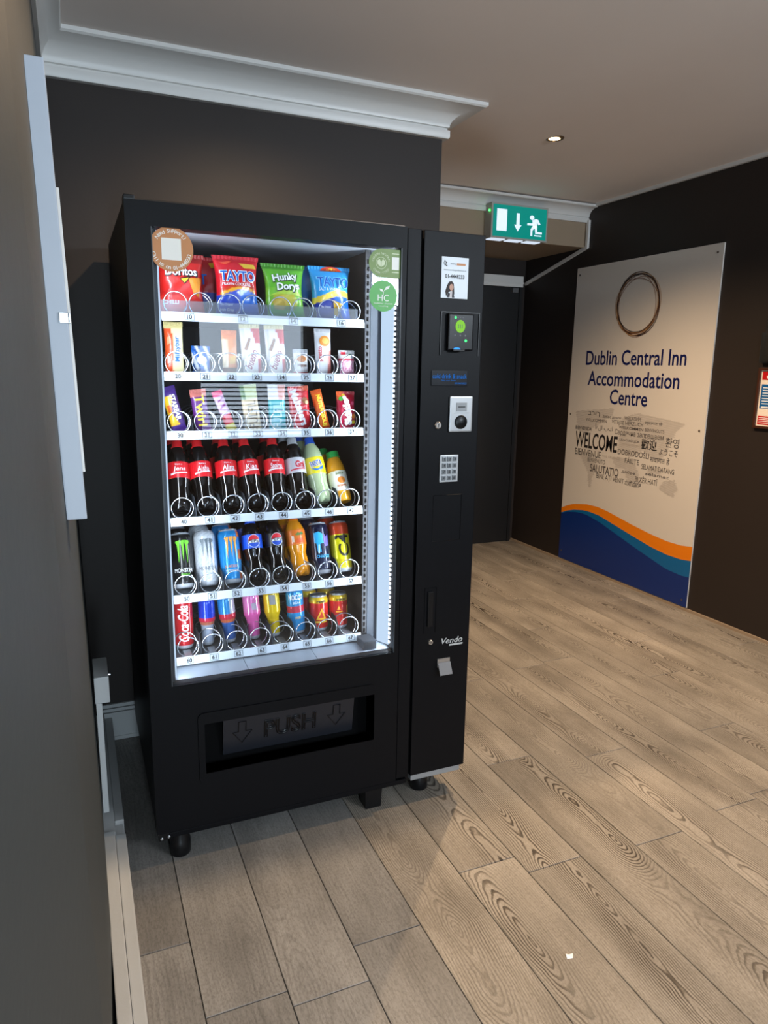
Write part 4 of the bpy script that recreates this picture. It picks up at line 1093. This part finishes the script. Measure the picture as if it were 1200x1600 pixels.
# ---------------- top shelf: crisp bags
def row1():
    z = TZ(0) + .001; G = 'crisp bags on the top shelf'; cx = [colx(0) + PITCH * .5 + 2 * PITCH * k for k in range(4)]
    def dor(s, v):
        if v > .86: return (150, 22, 20)
        if v < .30: return (226, 46, 34) if v < .16 or s < .2 else (214, 34, 26)
        return (204, 30, 26)
    pack('crisp_bag', 'red bag of tortilla chips under the round copper sticker', 'crisp bag', G, cx[0] - .012, .165, z, .128, .168, .026, dor, 7, texts=[
        ('Doritos', (30, 20, 20), 0.002, .1155, .088, .026, 0, .05), ('Doritos', WHT, 0, .117, .084, .023, 0, .02), ('CHILLI', WHT, -.030, .034, .040, .010, 0, .02)],
        shapes=[([(.018, .098), (.056, .104), (.044, .050), (.030, .062)], (222, 140, 34)), ([(-.006, .098), (.026, .104), (.008, .082)], (40, 22, 20)), ([(-.002, .096), (.020, .100), (.008, .086)], (240, 190, 40)),
                ([(-.052, .060), (-.02, .072), (-.006, .058), (-.03, .05)], (186, 20, 22))], seed=1, ears=.05)
    def tay(s, v):
        b = .40 + .05 * math.sin(3 * s + 1)
        if v < b: return (24, 66, 186) if s < .15 else (30, 110, 210)
        if v < b + .10 and abs(s) < .75: return (232, 168, 40) if v < b + .05 else (200, 60, 30)
        return (214, 26, 42)
    pack('crisp_bag', 'red and blue crisp bag with blue lettering on the top shelf', 'crisp bag', G, cx[1] - .004, .160, z, .126, .172, .026, tay, 7, texts=[
        ('TAYTO', WHT, 0, .113, .100, .033, 0, .07), ('TAYTO', (18, 98, 196), 0, .113, .094, .029, 0, .015), ('PRAWN COCKTAIL', WHT, -.004, .090, .080, .008, 0, .01), ('The Original', WHT, -.034, .034, .034, .008, 0, .01), ('Irish Crisp', WHT, -.032, .020, .038, .009, 0, .01)],
        shapes=[([(.006, .150), (.050, .150), (.056, .138), (.020, .136)], (232, 190, 60)), ([(-.05, .15), (-.01, .158), (-.03, .145)], (240, 90, 60))], seed=2, ears=.06)
    pack('crisp_bag', 'red crisp bag half hidden behind the red and blue one', 'crisp bag', G, cx[1] - .050, .275, z, .110, .178, .024, lambda s, v: (204, 30, 40) if v > .42 else (24, 66, 186), 6, texts=[('T', (18, 98, 196), -.03, .112, .02, .03, 0, .02)],
         shapes=[([(-.012, .160), (.022, .166), (.016, .148), (-.006, .146)], (236, 180, 40))], seed=3, ears=.06)
    def hun(s, v):
        if v > .90: return (70, 150, 34)
        if .16 < v < .44 and abs(s + .05) < .62 - abs(v - .30): return (196, 190, 58) if v > .24 else (150, 160, 40)
        return (98, 182, 44) if v > .55 else (122, 196, 56)
    pack('crisp_bag', 'bright green crisp bag with white lettering on the top shelf', 'crisp bag', G, cx[2] - .012, .160, z, .124, .160, .026, hun, 8, texts=[
        ('Hunky', (24, 60, 24), 0.0015, .1155, .078, .031, 8, .06), ('Hunky', WHT, 0, .117, .074, .028, 8, .03), ('Dorys', (24, 60, 24), .0085, .0885, .070, .030, 4, .06), ('Dorys', WHT, .007, .090, .066, .027, 4, .03)],
        shapes=[([(-.04, .055), (-.012, .068), (.006, .050), (-.008, .026), (-.034, .030)], (206, 176, 66)), ([(-.054, .064), (-.01, .082), (.036, .078), (.05, .064), (.02, .070), (-.02, .070)], (176, 206, 70))], seed=4, ears=.08)
    def tb(s, v):
        b = .40 + .07 * math.sin(2.2 * s + .6)
        if v < b - .02 and s < .05: return (16, 44, 150)
        if v < b - .02: return (28, 104, 206)
        if v < b + .09: return (238, 204, 70)
        return (42, 158, 226)
    pack('crisp_bag', 'light blue and navy crisp bag at the right end of the top shelf', 'crisp bag', G, cx[3] - .016, .160, z, .126, .162, .026, tb, 8, texts=[
        ('TAYTO', (130, 210, 245), 0.004, .113, .102, .034, 0, .06), ('TAYTO', (14, 76, 176), 0.004, .113, .096, .030, 0, .015), ('SALT & VINEGAR', WHT, -.008, .091, .066, .008, 0, .01), ('The Original', WHT, -.022, .040, .030, .008, 0, .01), ('Crisps', WHT, .034, .036, .026, .009, 0, .01)],
        shapes=[(circ(.004, .148, .034, .015, 20, 0, math.pi), (214, 60, 30)), (circ(.006, .150, .018, .009, 20, 0, math.pi), (240, 196, 60)), ([(.0, .06), (.03, .05), (.02, .014), (.006, .02)], (226, 178, 44))], seed=5, ears=.06)
    pack('crisp_bag', 'blue crisp bag just showing behind the light blue and navy one', 'crisp bag', G, cx[3] - .046, .275, z, .110, .172, .024, lambda s, v: (30, 120, 190) if v > .4 else (16, 44, 150), 6, seed=6, ears=.06)
row1()

# ---------------- second and third shelves: bars and sweet bags
def bars():
    G2, G3 = 'wrapped bars on the second shelf', 'bars and sweets on the third shelf'
    z2, z3 = TZ(1) + .001, TZ(2) + .001; y = .165
    P = lambda nm, lab, row, i, w, h, T, fn, **k: pack(nm, lab, 'sweet bag' if nm == 'sweet_bag' else 'bar', G2 if row == 2 else G3, colx(i) + k.pop('dx', 0), y + k.pop('dy', 0), z2 if row == 2 else z3, w, h, T, fn, **k)
    P('chocolate_bar', 'orange and cream wrapped bar at the left end of the second shelf', 2, 0, .052, .144, .011, lambda s, v: (232, 216, 150) if v > .88 else ((226, 82, 36) if s < -.12 - .1 * math.sin(9 * v) else (236, 226, 178)), lean=5,
      texts=[('Milkybar', (30, 110, 190), .008, .070, .068, .017, 90, .02)], shapes=[([(-.020, .030), (-.012, .034), (-.014, .050), (-.020, .052)], WHT), ([(-.019, .08), (-.010, .086), (-.012, .104), (-.019, .102)], (246, 150, 110))], seed=11)
    P('chocolate_bar', 'short blue and white wrapped bar beside the orange and cream bar', 2, 1, .052, .080, .012, lambda s, v: (30, 90, 170) if (s + v * 1.2) % .9 < .55 else (222, 226, 230), lean=8, seed=12, shapes=[(circ(0, .040, .014, .012, 16), (236, 236, 226))])
    P('chocolate_bar', 'orange and brown wrapped bar in the third slot of the second shelf', 2, 2, .044, .126, .011, lambda s, v: (228, 122, 40) if v > .80 else ((216, 128, 56) if s > -.2 else (206, 186, 150)) if v > .16 else (110, 62, 34), lean=5, dx=.008, seed=13, shapes=[([(-.004, .030), (.014, .034), (.016, .056), (-.002, .052)], (206, 160, 60))])
    bu = lambda s, v: (232, 222, 170) if v > .93 else ((200, 40, 52) if (v > .62 and s > .15 + (.9 - v)) or (v < .34 and s > .55) else ((206, 204, 206) if s < -.6 else (238, 234, 232)))
    for i, lab in ((3, 'white and red wrapped bar with cursive lettering, left one of the pair'), (4, 'white and red wrapped bar with cursive lettering, right one of the pair')):
        P('chocolate_bar', lab, 2, i, .060, .146, .012, bu, lean=6, roll=-2, seed=14 + i, texts=[('bueno', (150, 24, 44), -.002, .046, .056, .022, 68, .01, .3)], shapes=[([(-.022, .074), (-.006, .108), (.0, .104), (-.014, .070)], (150, 110, 84))])
    P('chocolate_bar', 'small white wrapped snack with brown picture, red at the bottom', 2, 5, .046, .078, .012, lambda s, v: (206, 34, 44) if v < .14 else ((188, 190, 196) if v > .86 else (236, 232, 230)), lean=6, seed=21,
      texts=[('Hippo', (120, 62, 20), .002, .030, .028, .012, 0, .03)], shapes=[(circ(.0, .050, .015, .010, 18), (196, 120, 52))])
    P('chocolate_bar', 'tall white wrapped bar with an orange disc at its top', 2, 6, .052, .140, .010, lambda s, v: (222, 222, 224) if s < .5 or v > .55 else (196, 120, 112), lean=5, seed=22, dx=-.002,
      texts=[('pretto', (196, 52, 60), -.010, .066, .044, .016, 90, .02)], shapes=[(circ(.004, .104, .017, .016, 22), (226, 140, 50)), (circ(.005, .105, .010, .009, 18), (240, 184, 90))])
    P('cake_roll', 'pink and white wrapped cake roll at the right end of the second shelf', 2, 7, .052, .078, .016, lambda s, v: (216, 214, 214) if v > .70 else ((190, 60, 84) if v > .60 else ((204, 120, 150) if int(math.hypot(s * 1.1, (v - .3) * 2.2) * 9) % 2 else (236, 200, 214))), lean=5, seed=23,
      shapes=[([(.006, .060), (.016, .060), (.016, .068), (.006, .068)], (40, 150, 90)), ([(-.018, .066), (-.004, .066), (-.004, .074), (-.018, .074)], (204, 40, 60))])
    # third shelf
    P('chocolate_bar', 'purple and yellow bar with white lettering leaning at the left end of the third shelf', 3, 0, .042, .132, .012, lambda s, v: (66, 36, 120) if (v > .80 or v < .16) else ((236, 180, 40) if s < -.05 + .3 * math.sin(10 * v) else (70, 40, 110)), lean=6, roll=-14, dx=.008, seed=31,
      texts=[('STARBAR', WHT, .006, .072, .074, .014, -90, .03)], shapes=[([(-.016, .06), (-.004, .066), (-.006, .082), (-.016, .08)], (206, 96, 30))])
    P('chocolate_bar', 'purple bar with yellow lettering in the second slot of the third shelf', 3, 1, .046, .122, .012, lambda s, v: (96, 44, 120) if v < .84 else (206, 120, 110), lean=6, roll=-6, seed=32, texts=[('Twirl', (244, 222, 60), 0, .062, .088, .026, -90, .02)])
    P('chocolate_bar', 'thin pink bar with a red and yellow end leaning on the third shelf', 3, 2, .030, .124, .009, lambda s, v: (226, 60, 120) if v > .88 else ((206, 176, 206) if v > .42 else ((214, 44, 60) if v > .2 else (226, 214, 80))), lean=6, roll=-20, seed=33, dx=.010, shapes=[([(-.010, .070), (.010, .080), (.010, .086), (-.010, .076)], (150, 60, 140)), ([(-.010, .090), (.010, .100), (.010, .104), (-.010, .094)], (150, 60, 140))])
    P('chocolate_bar', 'cream and beige protein bar with a green-tinted top', 3, 3, .050, .136, .011, lambda s, v: ((190, 200, 150) if s > -.5 else (70, 110, 50)) if v > .70 else (222, 204, 168), lean=5, roll=-6, seed=34, texts=[('FULFIL', (112, 92, 74), .002, .050, .080, .026, 90, .0)])
    P('chocolate_bar', 'turquoise protein bar with a white top', 3, 4, .054, .136, .012, lambda s, v: ((236, 236, 236) if s < .1 else (224, 160, 148)) if v > .66 else (44, 176, 188), lean=6, roll=0, seed=35, texts=[('FULFIL', (206, 240, 240), -.002, .046, .074, .026, 90, .01)])
    P('sweet_bag', 'red sweet bag with white upright lettering next to the turquoise bar', 3, 5, .064, .132, .016, lambda s, v: (226, 84, 40) if (v > .90 and s > 0) else (206, 24, 40), lean=6, roll=-3, seed=36, texts=[('Maltesers', WHT, -.004, .068, .110, .024, -74, .04)],
      shapes=[(circ(.016, .088, .010, n=18), (150, 84, 40)), (circ(.020, .082, .006, n=14), (236, 206, 150))])
    P('chocolate_bar', 'slim orange bar with yellow lettering leaning on the third shelf', 3, 6, .034, .124, .010, lambda s, v: (232, 104, 24) if v > .06 else (214, 70, 20), lean=6, roll=-13, seed=37, dx=.004, texts=[('NUTRAGEOUS', (250, 226, 60), .002, .060, .098, .014, -90, .05)])
    P('sweet_bag', 'crimson sweet bag with rainbow dots at the right end of the third shelf', 3, 7, .060, .116, .016, lambda s, v: ((226, 96, 40) if s < -.3 else (200, 20, 50)) if v > .78 else (196, 16, 62), lean=6, seed=38, texts=[('Skittles', WHT, -.002, .058, .092, .024, 98, .06)],
      shapes=[(circ(-.018, .094, .007, n=14), (60, 160, 60)), (circ(-.008, .104, .006, n=14), (240, 200, 40)), (circ(.020, .040, .007, n=14), (240, 140, 40)), (circ(.018, .080, .006, n=14), (240, 90, 130)), (circ(.020, .022, .006, n=14), (236, 214, 50))])
bars()

# ---------------- fourth shelf: bottles
def row4():
    z = TZ(3) + .001; G = 'drink bottles on the fourth shelf'; y = .178; LN = 26
    dark = (9, 6, 5); red = (214, 22, 34); names = ['Jens', 'Aisha', 'Alina', 'Kian', 'Saoirse']
    where = ['at the left end of the fourth shelf', 'second from the left on the fourth shelf', 'in the middle of the five red-labelled ones', 'fourth from the left on the fourth shelf', 'beside the grey-labelled bottle']
    lab = lambda s, zz: (236, 200, 60) if -.026 < s < -.0235 else red
    for i in range(5):
        b = bottle('dark cola bottle with red label ' + where[i], G, colx(i) + .001, y, z, COLA, dark, (206, 26, 32), red, (.098, .148), LN, labfn=lab,
                   texts=[(names[i], WHT, .002, .124, .036, .017, 2, .01, .15), ('Share a', WHT, .0, .139, .020, .005, 0, .01)],
                   shapes=[([(-.024, .106), (-.008, .110), (.026, .114), (.026, .117), (-.006, .114), (-.024, .112)], WHT)], yaw=(-5, 4, 0, 6, -4)[i])
        clone(b, 'dark cola bottle behind the red-labelled one ' + where[i].replace('at the left', 'at left').replace('in the middle of the five red-labelled ones', 'that stands third from the left'), -.004, .082)
    b = bottle('dark cola bottle with silver label and clear cap on the fourth shelf', G, colx(5), y, z, COLA, dark, (176, 180, 184), (196, 196, 202), (.098, .148), LN,
               texts=[('Grá', (200, 24, 44), .008, .126, .032, .022, 2, .04, .1)], shapes=[([(-.024, .104), (-.008, .107), (.026, .111), (.026, .115), (-.006, .111), (-.024, .109)], (200, 24, 44))])
    clone(b, 'dark cola bottle with clear cap behind the silver-labelled one', -.006, .082)
    b = bottle('pale lemon drink bottle with yellow label and blue cap', G, colx(6) - .002, y, z, COLA, (176, 192, 150), (24, 84, 190), (236, 216, 30), (.094, .148), LN,
               texts=[('FANTA', WHT, -.002, .126, .040, .021, 12, .08), ('FANTA', (24, 70, 170), -.002, .126, .037, .018, 12, .02)], shapes=[([(-.022, .112), (.0, .108), (.022, .120), (.016, .106), (-.006, .102)], (30, 110, 200))], roll=-4)
    clone(b, 'pale lemon drink bottle with blue cap behind the yellow-labelled one', -.012, .080)
    lf = lambda s, zz: (238, 234, 214)
    b = bottle('small orange juice bottle with white label and green cap', G, colx(7) - .004, y, z, JUICE, (226, 156, 30), (34, 164, 70), (238, 234, 214), (.034, .100), LN, lobes=False, lr=.030, capr=.0205, caph=.016, labfn=lf,
               texts=[('juice', (96, 120, 40), .0, .090, .026, .010, 0, .02), ('orange', (196, 110, 40), 0, .048, .030, .011, 0, .02)], shapes=[(circ(.002, .068, .013, .011, 22), (232, 136, 40))], roll=-5)
    clone(b, 'orange juice bottle with green cap behind the white-labelled juice bottle', -.012, .075)
row4()

# ---------------- fifth shelf: tall cans and bottles
CLAW = [[(-.018, .062), (-.006, .064), (-.008, .050), (-.009, .030), (-.011, .010), (-.012, -.004), (-.0135, .018), (-.0145, .040), (-.016, .052), (-.020, .058)],
        [(-.004, .063), (.006, .064), (.004, .052), (.003, .024), (.001, .0), (-.0005, .022), (-.002, .048), (-.005, .057)],
        [(.008, .064), (.020, .062), (.021, .056), (.016, .050), (.0145, .026), (.012, -.006), (.011, .020), (.0095, .046), (.007, .056)]]
def row5():
    z = TZ(4) + .001; G = 'tall cans and bottles on the fifth shelf'; y = .174; LN = 21; R, H = .0325, .166
    def claws(c, dz=.078): return [([(a, b + dz) for a, b in p], c) for p in CLAW]
    c = can('black tall can with green claw mark at the left end of the fifth shelf', G, colx(0) + .002, y, z, R, H, lambda s, v: (16, 17, 18), LN, texts=[('MONSTER', WHT, 0, .052, .054, .012, 0, .0), ('ENERGY', (110, 200, 50), .004, .040, .026, .005, 0, .01)], shapes=claws((116, 226, 50)))
    clone(c, 'black tall can behind the one with the green claw mark', -.002, .080)
    c = can('white tall can with grey claw mark on the fifth shelf', G, colx(1), y, z, R, H, lambda s, v: (214, 220, 226) if int((s * 300 + 4 * math.sin(v * 140)) % 5) else (186, 194, 202), LN, texts=[('MONSTER', (70, 76, 82), 0, .052, .054, .012, 0, .0)], shapes=claws((92, 104, 112)))
    clone(c, 'white tall can behind the one with the grey claw mark', -.004, .080)
    c = can('blue tall can with orange claw mark on the fifth shelf', G, colx(2), y, z, R, H, lambda s, v: (24, 136, 206) if s < .020 else ((226, 120, 70) if math.sin(v * 90) > .2 else (60, 150, 214)), LN,
            texts=[('JUICED', (236, 150, 40), -.004, .050, .038, .010, 0, .0), ('MONSTER', WHT, -.002, .037, .038, .008, 0, .0)], shapes=claws((238, 160, 50)))
    clone(c, 'blue tall can behind the one with the orange claw mark', -.006, .080)
    def globe(dz):
        g = []
        g.append((circ(0, dz, .0185, .0205, 36), WHT))
        g.append((circ(0, dz, .0172, .019, 24, math.radians(18), math.radians(176)), (222, 30, 48)))
        g.append((circ(0, dz, .0172, .019, 24, math.radians(200), math.radians(345)), (24, 76, 190)))
        return g
    for i, lc, lb, lb2 in ((3, (20, 86, 214), 'dark cola bottle with blue label and round red, white and blue emblem', 'dark bottle behind the blue-labelled cola with the round emblem'),
                           (4, (14, 14, 16), 'dark cola bottle with black label and round red, white and blue emblem', 'dark bottle behind the black-labelled cola with the round emblem')):
        b = bottle(lb, G, colx(i), y, z, [(a, q * .86) for a, q in SWIRL], (7, 5, 5), lc, lc, (.100, .144), LN + 2, texts=[('PEPSI', (14, 14, 18), 0, .122, .035, .0095, 0, .01)], shapes=globe(.122), lr=.0318)
        clone(b, lb2, -.008, .080)
    b = bottle('orange soft drink bottle with orange label on the fifth shelf', G, colx(5), y, z, [(a, q * .86) for a, q in SWIRL], (222, 140, 16), (216, 110, 20), (232, 118, 34), (.100, .148), LN + 2, lr=.0318,
               texts=[('club', (40, 130, 60), .006, .134, .026, .010, 4, .05)], shapes=[([(-.020, .108), (-.013, .108), (-.013, .128), (-.020, .128)], (240, 220, 200)), ([(-.008, .104), (.018, .106), (.018, .120), (-.008, .118)], (226, 90, 30))], roll=-2)
    clone(b, 'orange soft drink bottle behind the orange-labelled one', -.010, .080)
    c = can('black tall can with bright blue and purple flash on the fifth shelf', G, colx(6) - .002, y, z, R, H, lambda s, v: (20, 28, 58), LN, texts=[('CHARGE', (60, 170, 220), 0, .056, .042, .010, 0, .03)],
            shapes=[([(-.024, .100), (-.018, .098), (-.016, .070), (-.004, .070), (-.006, .096), (.006, .098), (.004, .128), (-.004, .118), (-.008, .136), (-.014, .122), (-.024, .132)], (50, 176, 232)), ([(.008, .086), (.022, .090), (.024, .126), (.014, .118), (.010, .128), (.006, .110)], (110, 96, 200)), ([(-.015, .066), (-.010, .066), (-.008, .094), (-.012, .094)], (206, 236, 246))])
    clone(c, 'black tall can behind the one with the blue and purple flash', -.012, .080)
    c = can('yellow tall can with red top and upright black lettering', G, colx(7) - .004, y, z, R, H, lambda s, v: (226, 74, 36) if v > .122 else ((236, 226, 20) if v > .03 else (214, 196, 26)), LN, texts=[('C4', (22, 22, 20), .002, .086, .074, .036, 90, .02)],
            shapes=[([(-.016, .036), (.016, .036), (.016, .040), (-.016, .040)], (200, 150, 20)), ([(-.026, .104), (-.016, .110), (-.016, .120), (-.026, .116)], (20, 20, 20))])
    clone(c, 'yellow can with red top behind the front yellow can', -.014, .080)
row5()

# ---------------- lowest shelf: cans
def row6():
    z = TZ(5) + .002; G = 'drink cans on the lowest shelf'; y = .205; LN = 5
    can('red can with white script lettering at the left end of the lowest shelf', G, colx(0), y, z, .0290, .160, lambda s, v: (206, 26, 36), LN, texts=[('Coca-Cola', WHT, -.004, .082, .112, .032, 90, .02, .3)], shapes=[([(.016, .03), (.018, .03), (.018, .13), (.016, .13)], (236, 170, 170))])
    can('slim blue can with red middle and silver base on the lowest shelf', G, colx(1) - .002, y, z, .0255, .150, lambda s, v: (18, 60, 200) if v > .090 else ((206, 40, 70) if v > .076 else ((196, 120, 90) if v > .066 else (176, 186, 204))), LN, taper=.0185)
    can('slim light blue and silver can with red band, third on the lowest shelf', G, colx(2) - .006, y, z, .0260, .152, lambda s, v: ((44, 140, 206) if s < .006 else (196, 206, 214)) if v > .094 else ((206, 44, 66) if v > .078 else ((206, 110, 70) if v > .066 else (58, 104, 178))), LN, taper=.0195, roll=-4)
    can('slim pink can on the lowest shelf', G, colx(3) - .002, y, z, .0265, .152, lambda s, v: (232, 130, 190) if v > .090 else (236, 100, 176), LN, taper=.0190, roll=-3, shapes=[([(-.004, .100), (.012, .098), (.010, .122), (-.006, .120)], (170, 160, 176))])
    can('slim yellow can on the lowest shelf', G, colx(4) - .008, y, z, .0265, .152, lambda s, v: (236, 200, 10), LN, taper=.0190, roll=-4, shapes=[([(-.012, .110), (.008, .108), (.008, .140), (-.012, .142)], (150, 150, 150))])
    can('light blue can with red band and white lettering on the lowest shelf', G, colx(5) - .006, y, z, .0285, .150, lambda s, v: (206, 60, 80) if .072 < v < .096 else (44, 150, 214), LN, roll=-3, texts=[('NOCCO', WHT, -.002, .124, .050, .018, 0, .04), ('BCAA', (220, 240, 250), 0, .106, .026, .008, 0, .03), ('ICE', (240, 200, 60), 0, .056, .018, .007, 0, .03)])
    fl = lambda s, v: (238, 196, 30) if v > .094 else (208, 36, 34)
    tri = [([(-.018, .040), (.016, .040), (.002, .080)], (238, 180, 40)), ([(-.010, .046), (.008, .046), (.001, .068)], (208, 60, 30)), ([(-.020, .030), (.018, .030), (.018, .036), (-.020, .036)], (238, 196, 60))]
    c = can('short red and yellow can with large yellow triangle on the lowest shelf', G, colx(6) - .004, y, z, .0315, .118, fl, LN, shapes=tri, texts=[('FIRE', (60, 40, 20), 0, .100, .030, .007, 0, .04)], lid_col=(150, 152, 156))
    clone(c, 'short red and yellow can behind the one with the triangle', -.014, .078)
    c = can('short red and yellow can at the right end of the lowest shelf', G, colx(7) - .008, y, z, .0315, .118, fl, LN, shapes=[([(-.014, .066), (-.002, .066), (-.008, .080)], (238, 180, 40)), ([(-.018, .058), (.004, .058), (.004, .061), (-.018, .061)], (238, 180, 40)), ([(.022, .030), (.029, .034), (.029, .080), (.022, .076)], (238, 180, 40))], texts=[('FIRE', (60, 40, 20), 0, .100, .030, .007, 0, .04)], lid_col=(150, 152, 156))
    clone(c, 'short red and yellow can behind the rightmost one', -.016, .078)
row6()
